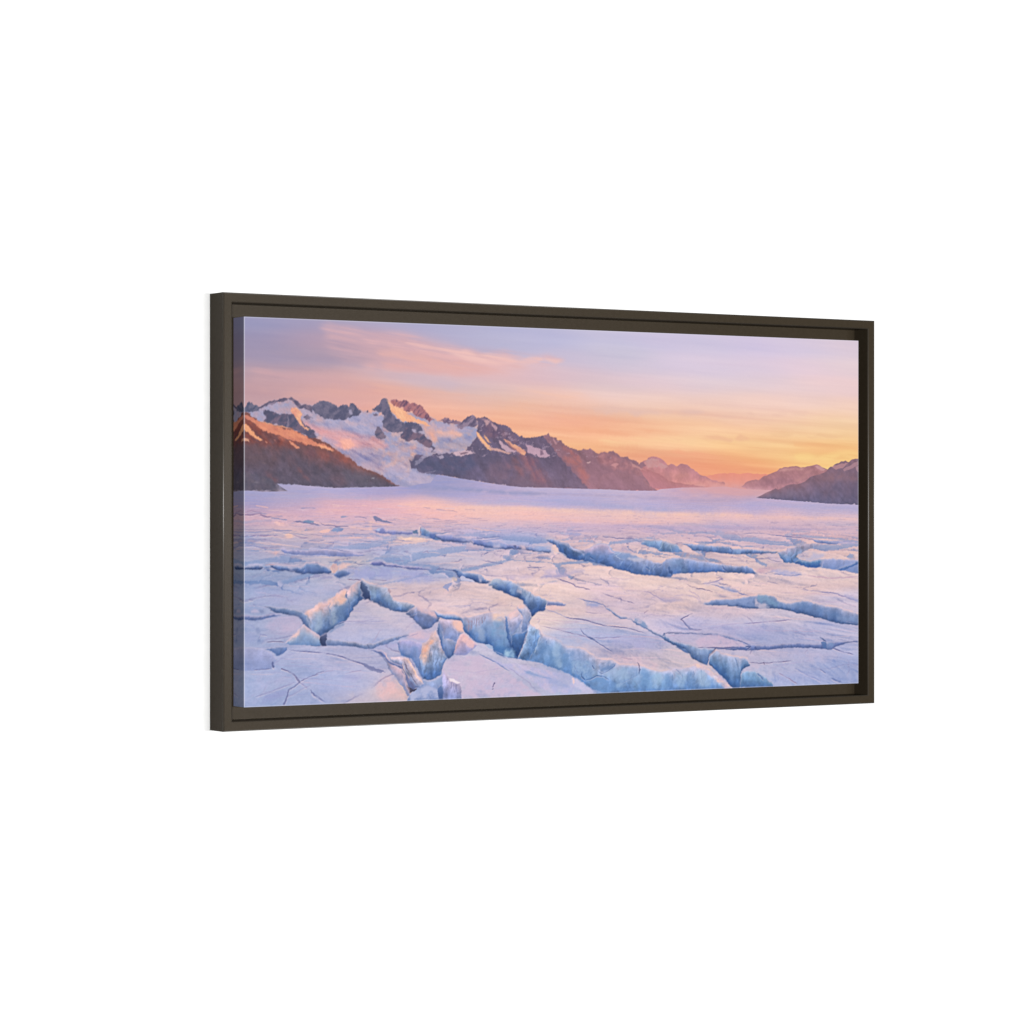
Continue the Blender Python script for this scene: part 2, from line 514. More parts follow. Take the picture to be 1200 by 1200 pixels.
cloud("1002.5,166.7 1113.3,163.7 1200.0,164.0 1113.3,171.1 1020.8,172.3", (240, 190, 140), 0.5, 2, 24)
cloud("1057.6,201.3 1132.0,199.1 1200.0,195.4 1200.0,205.8 1132.0,212.4 1066.8,211.5", (255, 214, 134), 0.7, 3, 25)
cloud("753.6,197.3 876.4,201.7 984.3,203.5 876.4,213.3 771.0,208.6", (250, 170, 128), 0.6, 3, 26)
lum = (IMG @ col((.3, .59, .11)))[..., None]
IMG = np.clip(IMG * .90 + lum * .10 + col((2, 0, 1)), 0, 255)

put("-8.8,247.7 324.5,253.8 823.4,258.3 1207.6,256.6 1207.6,659.1 -8.8,614.1", (186, 170, 194))
# ----------------------------------------------------- snowfields and far ranges
HAZE = (222, 152, 148)
wall("849.8,236.6 864.0,239.4 876.4,239.3 890.7,236.3 908.5,234.7 926.4,233.9 940.8,235.3 958.9,233.7 984.3,235.7 1011.6,235.5 1011.6,264.8 849.8,265.4", (232, 148, 128), (228, 158, 150), amp=.5, stri=.02, seed=2)
wall("726.0,230.3 736.4,220.3 745.0,214.5 753.6,210.2 760.6,208.4 771.0,208.6 779.7,211.3 788.4,217.0 795.4,222.1 805.9,221.1 811.1,223.9 823.4,219.5 834.0,220.9 841.0,226.6 849.8,232.3 862.2,238.0 876.4,242.2 890.7,246.5 912.1,250.7 912.1,263.7 726.0,264.5",
     (182, 126, 134), (222, 150, 146), amp=.9, stri=.10, seed=3)
put("745.0,216.6 760.6,210.8 774.5,212.1 781.4,218.5 795.4,225.5 784.9,228.5 767.5,224.3 753.6,227.3", (204, 160, 160), .7, 0, 1.4, 4, tex=((206, 150, 148), 8, 5, 30, 1.0))
put("795.4,232.7 823.4,229.6 844.5,233.8 832.2,242.5 805.9,242.6", (214, 150, 142), .5, 3)
put("926.4,257.9 966.1,254.8 1011.6,254.6 1011.6,263.4 930.0,262.2", (206, 138, 138), .7, 1)
put("823.4,251.1 876.4,246.5 912.1,249.2 948.1,253.4 966.1,262.1 912.1,265.2 841.0,265.4", (226, 160, 152), .7, 3)
# right-hand ranges
wall("946.3,257.8 954.4,250.5 969.2,246.0 986.1,244.4 992.5,240.0 1011.6,233.7 1022.6,230.1 1028.1,225.1 1037.3,223.3 1050.2,222.0 1066.8,221.3 1074.2,223.3 1087.2,221.7 1097.8,220.1 1108.6,217.5 1118.9,222.6 1130.1,225.8 1150.8,234.6 1141.4,265.8 1002.5,264.9 966.1,262.1",
     (168, 118, 124), (186, 134, 146), amp=.7, stri=.10, seed=5, lean=-1.0)
put("1024.5,229.5 1039.1,225.0 1065.0,223.3 1083.5,224.7 1076.1,229.2 1057.6,227.8 1039.1,230.9", (205, 152, 150), .75, 1, .8, 6)
put("1104.0,221.6 1109.6,219.3 1122.6,224.4 1132.0,228.7 1117.0,228.9 1109.6,224.5", (204, 156, 158), .8, 0, .8, 7)
put("1057.6,245.5 1077.9,236.5 1090.9,227.6 1102.1,226.0 1089.1,236.5 1079.8,245.4 1066.8,248.4", (192, 138, 140), .7, 1, .8, 8)
put("984.3,245.9 1030.0,241.3 1066.8,245.4 1048.4,251.4 1011.6,257.5 975.2,254.7", (150, 108, 122), .55, 2, 1, 9)
wall("976.1,276.0 989.7,270.7 998.9,264.9 1011.6,262.8 1033.1,258.3 1050.2,252.9 1066.8,252.8 1082.6,247.9 1092.8,240.0 1115.2,235.5 1130.1,228.8 1134.8,224.3 1152.7,216.2 1171.6,210.6 1179.1,213.5 1189.9,208.0 1207.6,205.7 1207.6,288.0 1132.0,285.9 1057.6,281.1 1011.6,278.5",
     (136, 104, 118), (102, 96, 126), amp=.8, stri=.10, seed=10, lean=-1.2)
put("1141.4,222.7 1160.2,216.6 1177.2,215.0 1169.7,221.0 1150.8,227.1", (188, 140, 146), .8, 0, 1, 11)
put("1165.9,227.0 1181.0,219.4 1194.3,213.3 1207.6,211.7 1207.6,219.2 1188.6,223.8 1169.7,230.0", (180, 138, 148), .75, 0, 1, 12)
put("1194.3,220.8 1207.6,217.7 1207.6,234.2 1198.1,229.8", (186, 146, 158), .7, 0, 1, 13)
put("1113.3,237.8 1160.2,231.5 1198.1,235.7 1207.6,246.1 1160.2,244.9 1122.6,246.6", (150, 112, 120), .55, 3, 1, 14)
put("1113.3,258.5 1141.4,251.0 1169.7,255.3 1200.0,262.6 1150.8,265.8", (96, 88, 114), .45, 4, 1, 15)
put("977.0,275.2 1011.6,266.3 1057.6,261.7 1094.7,264.5 1048.4,275.0", (134, 118, 140), .5, 3, 1, 16)

# mountains behind the centre, fading to the right
wall("710.6,221.9 734.6,221.7 748.5,227.3 762.3,232.9 774.5,235.7 784.9,241.3 795.4,248.4 809.4,251.2 832.2,254.0 855.1,256.2 883.5,258.6 823.4,261.2 719.2,263.1", (180, 118, 122), (190, 126, 138), amp=.5, stri=.06, seed=17, lean=-1)
wall("525.7,180.4 534.0,177.5 542.9,176.0 550.0,174.5 555.5,171.6 560.4,175.7 563.8,178.5 569.9,178.4 573.7,183.4 581.6,183.3 585.4,189.4 593.2,192.9 603.8,195.9 611.5,199.6 623.9,197.4 633.4,197.8 637.4,195.5 644.2,199.9 653.5,204.1 664.5,200.6 671.3,202.5 683.2,199.5 693.5,205.1 703.7,209.2 710.6,208.4 718.1,213.3 727.8,215.2 734.6,221.7 742.4,216.7 750.2,223.0 736.4,228.8 762.3,262.9 525.7,263.8",
     (140, 104, 118), (146, 108, 126), amp=.8, stri=.10, seed=18, lean=-.9)
# sunlit ribs on the far faces
put("578.7,192.3 590.4,193.5 603.8,201.8 617.2,210.1 630.7,222.6 623.9,224.1 607.1,213.0 590.4,203.3", (186, 116, 112), .75, 1, 1, 19, tex=((150, 96, 106), 6, 14, 40, 1))
put("583.7,210.4 597.1,210.3 617.2,221.3 637.4,243.7 627.3,246.5 607.1,229.8", (184, 112, 108), .7, 2, 1, 20)
put("537.3,219.2 550.5,216.3 563.8,238.5 573.7,255.3 550.5,255.4 540.6,238.7", (172, 108, 112), .65, 3, 1, 21)
put("610.5,232.6 623.9,235.3 637.4,252.1 634.0,259.2 620.6,252.2", (176, 108, 110), .6, 2, 1, 22)
put("650.9,205.5 667.9,202.5 691.7,207.9 710.6,216.2 732.9,227.4 746.7,243.0 732.9,240.2 710.6,231.9 681.5,229.2 661.1,223.8", (186, 128, 132), .7, 2, 1.5, 23, tex=((160, 108, 116), 7, 6, 40, 1.2))
put("678.1,223.6 688.3,219.3 695.2,220.6 688.3,226.4", (208, 150, 152), .8, 0, .5, 24)
put("714.0,216.2 727.8,221.8 739.8,227.4 748.5,231.6 736.4,230.2 722.6,224.7", (206, 150, 148), .75, 0, .6, 25)
put("629.8,218.4 637.4,217.6 635.7,220.4 632.4,220.5", (216, 178, 178), .9, 0, .3, 26)
put("563.8,178.5 570.4,185.4 573.7,189.5 568.7,189.6 563.8,184.1", (186, 140, 148), .8, 0, .4, 27)
put("534.0,197.0 540.6,195.5 545.5,203.8 552.1,203.7 555.5,207.9 558.8,213.4 550.5,213.5 537.3,212.3", (196, 160, 176), .95, 0, .8, 28)
put("540.6,199.7 547.2,198.2 548.8,205.2 542.2,206.6", (120, 96, 118), .9, 0, .6, 29)
put("550.5,202.4 555.5,199.5 558.8,207.9 555.5,210.7", (120, 96, 118), .8, 0, .6, 30)
wall("656.0,243.6 664.5,238.6 674.7,235.4 693.5,234.0 708.9,235.4 720.9,238.2 731.2,240.2 744.3,245.9 751.9,252.9 760.6,260.0 774.5,264.8 719.2,265.3 650.9,263.3", (150, 110, 124), (138, 104, 124), amp=.5, stri=.08, seed=31, lean=-1)
line("743.3,245.9 751.9,254.4 760.6,261.5", (196, 130, 128), 1.4, a=.6)

# the big snowfield under the crest
put("-8.8,148.2 24.9,139.7 49.9,128.7 82.6,125.4 109.5,135.5 147.1,133.4 200.3,140.4 223.3,144.0 240.3,138.4 324.5,145.0 346.6,155.5 419.9,154.3 444.1,162.2 444.1,224.2 436.0,253.2 356.1,245.4 324.5,266.0 -8.8,267.3", (166, 160, 188), 1, 1)
SN = fbm((XX + YY) / 60, (YY - .2 * XX) / 16, 4, 41)
def snow(s, c, a, blur, seed=1):
    p = rough(parse(s), 1.5, 9, seed)
    y0, x0, m = cover(p, pad=2 * blur + 2)
    m = blur1(blur1(m, blur), blur // 2)
    h, w = m.shape
    n = SN[y0:y0 + h, x0:x0 + w]
    blend(y0, x0, m * a * np.clip(.85 + .5 * n, 0, 1), col(c))
snow("109.5,163.3 139.5,158.9 215.6,144.2 249.5,154.4 238.7,172.1 223.3,181.7 185.0,176.9 147.1,177.4", (168, 164, 196), .9, 3, 2)
snow("97.5,162.2 127.5,167.0 157.7,170.6 188.1,176.8 231.0,182.9 254.2,192.1 258.8,201.5 231.0,197.7 208.0,202.0 177.4,203.7 162.2,198.5 132.0,182.9 112.5,172.6", (226, 162, 164), .95, 3, 3)
snow("166.8,185.1 185.0,184.9 195.7,195.5 186.6,203.6 172.9,202.4", (246, 178, 158), .9, 2, 4)
snow("218.7,184.4 234.1,184.2 255.7,194.7 246.5,201.6 224.9,197.8", (240, 172, 164), .8, 2, 5)
snow("132.0,184.3 154.6,185.3 166.8,193.1 151.6,198.7 139.5,190.8", (176, 156, 182), .8, 3, 6)
snow("177.4,206.4 208.0,198.0 246.5,202.9 258.8,213.6 246.5,229.9 215.6,235.5 188.1,219.7", (162, 152, 184), .85, 4, 7)
snow("206.4,214.1 240.3,205.7 249.5,219.1 231.0,231.4 212.6,224.8", (146, 142, 178), .6, 3, 8)
snow("254.2,202.9 290.0,194.3 296.2,218.7 286.8,235.0 261.9,229.8", (188, 166, 184), .8, 4, 9)
snow("231.0,235.4 277.5,229.7 324.5,240.2 387.9,249.3 452.2,258.6 387.9,264.4 293.1,253.9 246.5,242.0", (176, 166, 196), .9, 4, 10)
snow("254.2,246.0 277.5,248.6 299.4,259.3 290.0,263.4 265.1,254.1", (148, 148, 186), .8, 2, 11)
snow("200.3,227.6 221.8,222.0 277.5,227.0 286.8,233.6 246.5,236.6 218.7,234.2", (196, 168, 184), .6, 3, 12)
snow("290.0,197.0 324.5,193.9 343.4,201.9 324.5,207.5 293.1,206.5", (176, 164, 192), .8, 2, 13)
snow("291.5,198.4 304.0,196.9 308.8,200.9 296.2,201.7", (238, 176, 160), .8, 1, 14)
snow("315.0,161.4 330.8,163.9 346.6,174.6 346.6,185.5 333.9,188.4 321.3,172.2", (230, 176, 164), .8, 3, 15)
snow("343.4,167.8 359.2,171.7 378.3,170.0 394.3,173.9 387.9,179.5 362.4,182.5 346.6,181.4", (240, 184, 168), .85, 2, 16)
snow("318.2,155.9 356.1,159.4 400.7,165.6 407.1,171.0 371.9,170.1 337.1,167.9", (198, 172, 192), .7, 2, 17)
snow("324.5,172.2 337.1,170.6 343.4,180.1 332.3,182.9", (180, 158, 182), .8, 2, 18)
snow("343.4,185.5 379.9,180.9 407.1,184.7 407.1,195.7 371.9,201.6 343.4,201.9", (160, 152, 178), .85, 3, 19)
snow("337.1,204.7 356.1,201.7 371.9,205.7 356.1,211.3 337.1,208.8", (190, 170, 190), .7, 1, 20)

wisp = fbm((XX + 1.1 * YY) / 34, (YY - .45 * XX) / 5.5, 5, 461, .62)
band = np.clip(fbm((XX + YY) / 70, (YY - .3 * XX) / 20, 4, 463) + .1, 0, 1)
zone = cover(parse("97.5,162.2 139.5,156.2 215.6,146.9 249.5,165.2 277.5,181.0 324.5,180.3 407.1,179.2 407.1,203.9 324.5,208.9 290.0,225.5 324.5,240.2 436.0,258.7 277.5,262.1 231.0,240.8 192.7,222.3 169.8,206.5 127.5,185.7"))
zm = np.zeros((RH, RW), np.float32); zm[zone[0]:zone[0] + zone[2].shape[0], zone[1]:zone[1] + zone[2].shape[1]] = zone[2]
zm = blur1(zm, 4)
IMG += (zm * np.clip(wisp, -1, 1))[..., None] * col((15, 12, 9))
pink = np.clip((520 - np.abs(XX - 260)) / 520, 0, 1) * np.clip((238 - YY) / 40, 0, 1)
IMG += (zm * np.clip(wisp - .15, 0, 1) * band * pink)[..., None] * (col((250, 186, 166)) - IMG) * .9
IMG -= (zm * np.clip(-wisp - .1, 0, 1))[..., None] * col((26, 24, 12))
IMG = np.clip(IMG, 0, 255)
ROCK = (90, 84, 110); ROCK2 = (128, 112, 132)
def rock(s, seed, c=ROCK, c2=ROCK2, ang=50, con=1.3, a=1, amp=1.5, sx=5, sy=12):
    put(s, c, a, 0, amp, seed, tex=(c2, sx, sy, ang, con))
# left crest
rock("-8.8,143.0 0.4,141.0 4.4,136.2 8.2,131.1 11.7,133.4 14.2,131.5 17.6,135.9 22.0,135.2 24.9,138.9 29.3,138.3 26.4,144.9 16.1,145.8 4.4,146.0 -8.8,148.2", 50, (80, 84, 112), (108, 106, 130))
rock("24.9,139.7 30.8,138.0 36.4,132.9 43.3,130.2 49.9,126.9 53.6,128.6 61.8,126.4 69.2,123.8 76.2,124.2 73.6,126.9 61.8,129.8 52.9,133.9 42.6,134.8 36.7,138.2 29.3,142.3", 51)
rock("75.1,125.0 82.6,123.6 88.5,126.1 95.2,129.8 100.5,135.0 107.5,132.3 114.0,134.6 120.0,136.1 123.0,140.5 118.5,147.3 111.0,142.1 103.5,139.6 96.0,141.0 90.0,135.8 85.6,129.3", 52)
rock("33.7,147.4 42.6,141.4 49.9,145.8 61.8,150.9 72.2,148.1 84.1,148.5 94.5,151.7 100.5,158.2 105.0,164.7 115.5,171.2 123.0,175.1 129.0,184.3 118.5,187.1 103.5,179.3 87.0,173.0 69.2,167.9 51.4,165.6 32.2,162.6 39.6,156.5", 53, (82, 82, 108), (116, 100, 122))
rock("118.5,139.3 126.7,131.2 132.0,128.4 137.3,126.7 147.8,128.1 154.6,131.9 161.8,133.1 169.8,133.8 175.9,131.5 183.1,136.2 186.6,130.8 192.7,130.7 198.8,135.9 207.2,143.0 201.8,147.8 191.1,150.0 182.0,152.8 175.9,156.9 166.8,155.1 154.6,155.3 142.5,156.1 132.0,151.0 124.5,147.1", 54, (86, 86, 114), (114, 108, 132))
rock("103.5,152.8 111.0,150.0 117.0,152.6 121.5,154.5 118.5,156.6 109.5,157.4", 55, (88, 86, 112))
put("182.0,140.8 186.6,139.4 189.6,147.3 185.0,148.7", (168, 160, 186), .8, 0, .5, 56)
put("41.1,134.1 48.5,132.0 55.9,133.9 52.9,141.8 44.0,140.7", (178, 162, 186), .8, 1, .8, 57)
# lit shoulder of that crest
put("81.8,138.6 90.0,138.5 97.5,143.6 100.5,148.9 99.0,156.9 102.0,164.8 111.0,169.9 118.5,172.5 106.5,171.3 94.5,159.6 87.0,150.5 81.8,143.9", (252, 192, 150), .95, 0, 1.0, 58, tex=((226, 150, 130), 8, 8, 40, 1.0))
put("94.5,142.4 102.0,140.9 111.0,146.1 120.0,152.5 127.5,157.7 118.5,156.6 106.5,148.8", (196, 176, 196), .85, 1, .8, 59)
put("75.1,156.0 76.6,149.3 78.1,167.8 75.1,167.8", (170, 150, 168), .5, 0)
# the high peak
rock("224.9,141.3 229.5,135.9 238.7,129.0 243.4,122.9 249.5,120.7 252.0,123.0 255.0,130.0 258.8,138.0 260.4,144.1 268.2,152.7 280.6,158.6 296.2,158.3 308.8,158.1 313.5,164.2 319.7,172.9 312.7,176.4 303.3,173.8 296.2,168.5 286.8,172.0 278.3,172.8 271.3,175.1 255.0,171.8 245.7,165.9 243.1,157.8 246.5,148.4 241.8,143.0 232.6,141.2", 60, (86, 86, 114), (116, 108, 132))
rock("276.7,175.6 283.7,171.4 297.8,165.8 307.2,173.8 319.7,177.0 327.6,184.4 335.0,194.5 341.8,198.5 329.2,198.6 316.6,192.0 307.2,185.3 287.6,187.6 278.3,182.3", 61, (84, 82, 110), (124, 102, 122))
rock("231.0,173.5 234.9,164.7 240.3,165.3 245.7,174.7 252.6,181.3 251.1,184.8 240.3,186.0 233.3,180.9", 62, (84, 84, 112))
rock("227.9,146.0 232.6,144.6 235.6,148.5 229.5,150.0", 63)
rock("215.6,141.5 218.7,139.6 219.5,144.1 215.6,144.9", 64)
put("297.8,169.2 304.0,168.4 307.2,175.1 299.4,172.5", (176, 166, 190), .9, 0, .6, 65)
put("308.8,172.4 319.7,171.5 324.5,177.6 315.0,176.4", (180, 168, 190), .9, 0, .6, 66)
# golden snow and the red crest beside it
put("254.2,126.0 258.1,128.6 265.1,133.8 274.4,136.4 282.2,137.6 290.0,144.2 302.5,150.8 315.0,154.6 326.0,158.5 332.3,163.9 324.5,164.0 313.5,160.1 305.6,157.0 293.1,158.5 279.1,157.4 269.7,151.3 260.4,142.0 257.3,134.0", (248, 190, 150), 1, 0, .8, 67, tex=((238, 170, 138), 14, 8, 35, .9))
put("318.2,158.7 329.2,163.9 340.2,174.7 346.6,186.8 341.8,191.0 333.9,182.9 324.5,172.2", (232, 172, 154), .85, 2, 1, 68)
rock("256.5,124.6 261.9,122.6 269.2,122.1 275.9,124.8 282.8,122.1 289.2,124.7 297.8,127.3 308.8,130.7 318.2,133.9 326.0,141.8 333.1,149.4 339.4,154.2 330.8,157.9 321.3,153.2 310.3,149.3 300.9,146.7 288.4,140.2 280.6,133.6 272.8,136.4 265.1,132.5", 69, (110, 80, 104), (176, 118, 124), ang=35, con=1.6, sx=3, sy=14)
put("257.3,125.9 266.6,124.4 275.9,128.2 274.4,135.0 263.5,132.5", (206, 132, 114), .6, 0, .8, 70, tex=((150, 96, 104), 4, 6, 30, 1.6))
line("250.3,121.3 254.2,128.7 258.8,139.4", (255, 206, 160), 1.2, a=.7)
# small teeth on the skyline
rock("345.0,155.9 351.3,153.1 357.6,149.0 364.0,150.4 368.8,155.1 373.5,152.3 376.7,155.0 379.9,152.6 386.3,155.7 389.5,158.2 378.3,159.6 365.6,159.8 356.1,158.1", 71, (110, 92, 120), (146, 116, 134))
rock("381.5,163.9 394.3,152.0 401.5,147.7 408.7,144.6 414.6,145.8 419.1,150.2 419.9,158.4 413.5,164.0 403.9,162.8 394.3,165.1 384.7,165.8", 72, (96, 86, 114), (150, 130, 152))

# the central dark massif
wall("407.1,194.3 409.8,188.8 413.5,184.6 418.3,180.4 418.3,170.8 419.9,162.5 418.3,148.8 425.9,148.1 432.8,145.8 439.3,148.2 444.1,153.3 450.6,154.9 455.5,155.5 459.8,158.9 469.3,158.7 478.2,161.6 484.7,168.7 494.0,173.6 499.4,177.4 503.5,176.8 510.9,180.3 520.8,178.8 528.5,177.8 538.1,176.9 543.9,176.0 583.7,216.0 634.0,262.6 550.5,260.5 528.5,260.6 503.5,260.2 475.0,258.0 444.1,254.1 414.6,250.3 383.1,246.3 360.8,242.6 335.0,239.8 322.1,238.0 311.1,236.2 304.0,231.9 296.2,230.9 291.1,218.7 297.8,219.2 304.0,210.2 316.6,210.3 324.0,211.6 335.0,209.3 344.2,207.3 356.1,207.6 376.7,207.0 395.9,204.0",
     (104, 90, 116), (100, 92, 120), amp=.9, stri=.13, seed=73, lean=-.6)
put("290.0,218.7 324.5,210.2 371.9,208.4 407.1,206.7 419.9,224.4 387.9,242.5 340.2,238.7 308.8,233.5", (78, 84, 116), .6, 3, 2, 74)
put("408.7,194.3 413.5,186.0 418.3,181.8 426.4,189.9 436.0,199.5 452.2,204.8 468.4,211.5 460.3,231.0 436.0,224.3 413.5,210.7", (90, 84, 110), .55, 3, 2, 75)
put("444.1,217.3 484.7,216.9 525.7,227.7 567.1,252.5 550.5,259.5 484.7,255.7 436.0,247.7", (126, 100, 118), .5, 6, 2, 76)
put("494.5,203.0 510.9,202.8 534.0,216.5 550.5,238.6 558.8,259.5 530.7,252.7 510.9,227.8", (160, 104, 112), .65, 4, 2, 77, tex=((120, 84, 104), 5, 26, -30, 1.3))
put("481.5,211.4 491.3,211.3 504.4,227.8 510.9,244.5 501.1,241.7 488.0,225.2", (148, 100, 108), .55, 2, 1, 78)
put("465.2,208.8 471.7,211.5 481.5,228.0 478.2,230.8", (146, 108, 124), .5, 1, 1, 79)
put("424.8,162.5 444.1,159.4 465.2,164.6 484.7,172.6 497.8,183.5 504.4,190.4 491.3,187.8 468.4,181.1 449.0,181.4 432.8,176.1", (100, 80, 108), .6, 2, 1.5, 80, tex=((140, 104, 120), 5, 10, 50, 1.2))
# snow and gold on its ledges
put("423.2,150.1 431.2,148.6 439.3,151.2 445.7,155.2 452.2,159.3 458.7,167.5 450.6,164.8 442.5,158.0 437.7,162.3 432.8,155.4", (206, 164, 168), .85, 0, .8, 81, tex=((140, 112, 134), 5, 5, 40, 1.3))
put("416.7,170.8 423.2,173.5 431.2,184.4 440.9,192.5 449.0,196.6 461.9,199.2 471.7,201.8 484.7,204.5 479.8,206.6 468.4,204.6 455.5,202.7 444.1,200.1 434.4,194.7 424.8,184.5 418.3,179.0", (216, 168, 160), .9, 0, .9, 82)
put("458.7,184.7 465.2,186.7 475.0,193.5 484.7,198.2 496.2,202.4 488.0,204.4 475.0,201.8 465.2,196.4 460.3,190.9", (204, 170, 184), .9, 0, .8, 83)
put("418.3,171.5 424.0,174.8 429.6,181.6 437.7,189.3 444.1,193.9 439.3,195.3 429.6,187.8 421.5,179.0", (248, 186, 138), .9, 0, .6, 84)
put("431.2,174.7 436.0,178.8 442.5,187.0 445.7,189.0 439.3,187.7 432.8,178.9", (244, 180, 138), .9, 0, .4, 85)
put("434.4,194.0 442.5,197.3 445.7,200.7 439.3,198.9", (250, 192, 142), .9, 0, .3, 86)
put("468.4,182.0 478.2,185.2 491.3,191.2 504.4,198.0 511.6,202.8 509.3,208.9 499.4,204.3 486.4,196.1 475.0,188.0", (242, 178, 142), .92, 0, .7, 87, tex=((226, 158, 136), 10, 5, 35, 1))
put("475.0,185.2 486.4,194.7 496.2,201.6 489.6,200.9 478.2,191.4", (158, 110, 116), .8, 0, .5, 88)
put("447.4,160.7 453.8,160.6 458.7,167.5 455.5,170.3", (198, 160, 170), .7, 0, .5, 89)
put("510.9,190.3 519.1,192.3 528.5,195.6 538.9,196.9 550.5,198.9 557.1,207.9 547.2,211.6 535.6,209.5 524.1,206.0 514.2,202.8", (198, 162, 180), .95, 0, .8, 90)
put("540.6,199.7 545.5,199.6 547.2,206.6 540.6,208.0", (124, 98, 122), .8, 0, .5, 91)
put("373.5,207.0 383.1,203.6 392.7,201.3 405.5,202.6 415.9,205.9 405.5,208.0 394.3,209.0 381.5,210.5", (208, 178, 190), .95, 0, .6, 92)
put("384.7,205.0 397.5,204.0 402.3,205.3 389.5,207.4", (110, 86, 106), .8, 0, .5, 93)
put("343.4,211.4 352.9,208.6 357.6,214.0 349.7,215.4", (176, 162, 184), .85, 0, .6, 94)
put("302.5,220.0 311.9,215.8 319.7,213.0 318.2,218.5 308.8,225.3 302.5,226.7", (170, 160, 184), .55, 0, .8, 95)
put("311.9,214.4 324.5,208.9 332.3,210.2 321.3,215.7", (176, 164, 188), .7, 0, .6, 96)
line("321.3,237.5 333.9,236.7 343.4,235.9", (170, 160, 184), 1.4, a=.7)
line("340.2,199.2 333.9,204.7 343.4,204.6", (110, 100, 124), 1.4, a=.8)

# the brown mountain in front on the left
wall("-8.8,156.1 -0.0,148.0 2.9,147.5 8.8,147.9 14.6,153.7 27.8,160.4 51.4,165.6 76.2,169.1 86.6,173.0 114.0,184.5 128.5,186.7 142.5,192.1 154.6,199.7 168.3,207.2 183.1,215.7 195.7,222.3 209.5,231.5 225.9,236.4 240.3,240.7 254.2,249.5 269.2,256.8 277.5,260.0 254.2,260.9 185.0,262.5 154.6,262.9 120.0,260.4 93.0,258.7 57.3,256.5 47.0,265.8 -8.8,268.6",
     (128, 82, 80), (90, 84, 104), mid=(98, 82, 96), amp=.8, stri=.14, seed=100, lean=-1.1)
put("-8.8,169.1 2.9,155.9 20.5,163.4 38.1,171.0 58.8,178.6 79.6,186.3 97.5,196.6 79.6,203.5 47.0,199.9 20.5,196.3 -8.8,197.9", (138, 74, 66), .85, 3, 2, 101, tex=((104, 62, 66), 7, 12, -40, 1.2))
put("0.7,150.6 8.8,153.1 20.5,159.5 29.3,161.5 51.4,166.9 75.1,170.0 87.0,174.9 103.5,181.3 114.0,185.8 124.5,191.0 139.5,194.8 154.6,201.3 156.2,205.3 145.6,201.4 127.5,198.2 112.5,195.8 97.5,192.7 79.6,188.3 64.7,183.2 47.0,178.8 29.3,172.5 14.6,162.2 2.9,154.5", (230, 148, 116), .95, 0, 1.0, 102, tex=((208, 128, 108), 16, 5, 20, 1.0))
put("1.5,155.2 13.2,160.9 24.9,168.6 32.2,175.1 22.0,172.6 10.2,164.9", (158, 84, 70), .7, 1, 1, 103)
line("27.8,161.2 51.4,166.4 76.6,169.7 88.5,174.3", (246, 176, 138), 1.6, a=.9)
line("79.6,191.6 97.5,194.0 112.5,197.1", (150, 82, 74), 2, a=.85)
put("-0.0,165.1 4.4,165.0 13.2,175.4 22.0,183.1 32.2,190.2 27.8,190.9 16.1,184.5 5.8,176.8 -0.0,172.9", (240, 168, 124), .95, 0, .6, 104)
put("-5.8,191.3 -0.0,186.0 7.3,187.9 10.2,192.5 4.4,191.2 -2.9,191.8", (232, 172, 142), .9, 0, .5, 105)
put("76.6,189.0 85.6,192.8 94.5,198.8 97.5,202.7 90.0,202.0 81.1,195.5", (230, 152, 122), .9, 0, .5, 106)
put("127.5,195.0 139.5,196.9 151.6,201.3 156.2,206.1 147.1,204.0 135.0,200.2", (246, 172, 132), .9, 0, .5, 107)
put("52.9,178.7 67.7,185.1 76.6,191.6 70.7,191.7 58.8,186.6", (196, 112, 92), .7, 1, .6, 108)
line("36.7,191.5 39.6,194.1", (216, 150, 128), 1.6, a=.8)
line("52.9,188.0 57.3,193.2", (200, 130, 116), 1.6, a=.6)
line("0.9,148.0 1.5,169.0", (250, 182, 140), 1.4, a=.6, taper=False)
put("97.5,199.3 127.5,202.9 157.7,209.3 182.0,219.7 191.1,226.3 166.8,225.2 132.0,217.5 106.5,209.8", (156, 92, 88), .7, 4, 2, 109, tex=((118, 80, 90), 6, 14, -35, 1))
put("157.7,202.6 172.9,210.4 188.1,221.0 182.0,223.7 166.8,215.9", (168, 92, 80), .7, 2, 1, 110)
put("67.7,194.4 87.0,207.4 106.5,227.0 127.5,246.8 147.1,260.0 109.5,258.9 87.0,241.8 73.6,220.7 64.7,205.0", (86, 80, 98), .55, 5, 2, 111)
put("73.6,207.5 94.5,227.2 112.5,241.6 139.5,257.4 118.5,257.5 91.5,239.1 73.6,220.7", (130, 90, 96), .6, 3, 2, 112, tex=((100, 82, 96), 5, 16, -40, 1.2))
put("103.5,220.4 124.5,228.2 147.1,241.4 169.8,257.2 151.6,257.3 124.5,244.2", (84, 80, 100), .5, 3, 2, 113)
put("163.7,235.9 200.3,235.6 231.0,243.5 254.2,254.1 215.6,261.0 177.4,259.9", (96, 92, 108), .55, 5, 2, 114)
put("145.6,246.7 169.8,241.2 182.0,257.2 163.7,262.6", (122, 92, 102), .5, 4, 2, 115)
put("-8.8,195.3 20.5,198.9 47.0,205.2 58.8,218.2 35.2,227.7 -8.8,232.0", (100, 80, 88), .6, 5, 2, 116)
put("35.2,236.9 52.9,244.6 61.8,255.1 49.9,255.2", (124, 86, 94), .6, 2, 1, 117)
put("-8.8,238.5 20.5,241.6 38.1,246.0 49.9,249.9 58.8,256.5 69.2,262.4 78.1,267.7 64.7,268.8 35.2,269.5 14.6,268.0 -8.8,267.9", (88, 84, 102), .9, 1, .8, 118, tex=((104, 94, 108), 9, 8, 20, 1))
line("17.6,254.7 23.4,255.3", (126, 118, 134), 1.6, a=.8); line("32.2,224.4 38.1,225.0", (134, 110, 116), 1.4, a=.8)
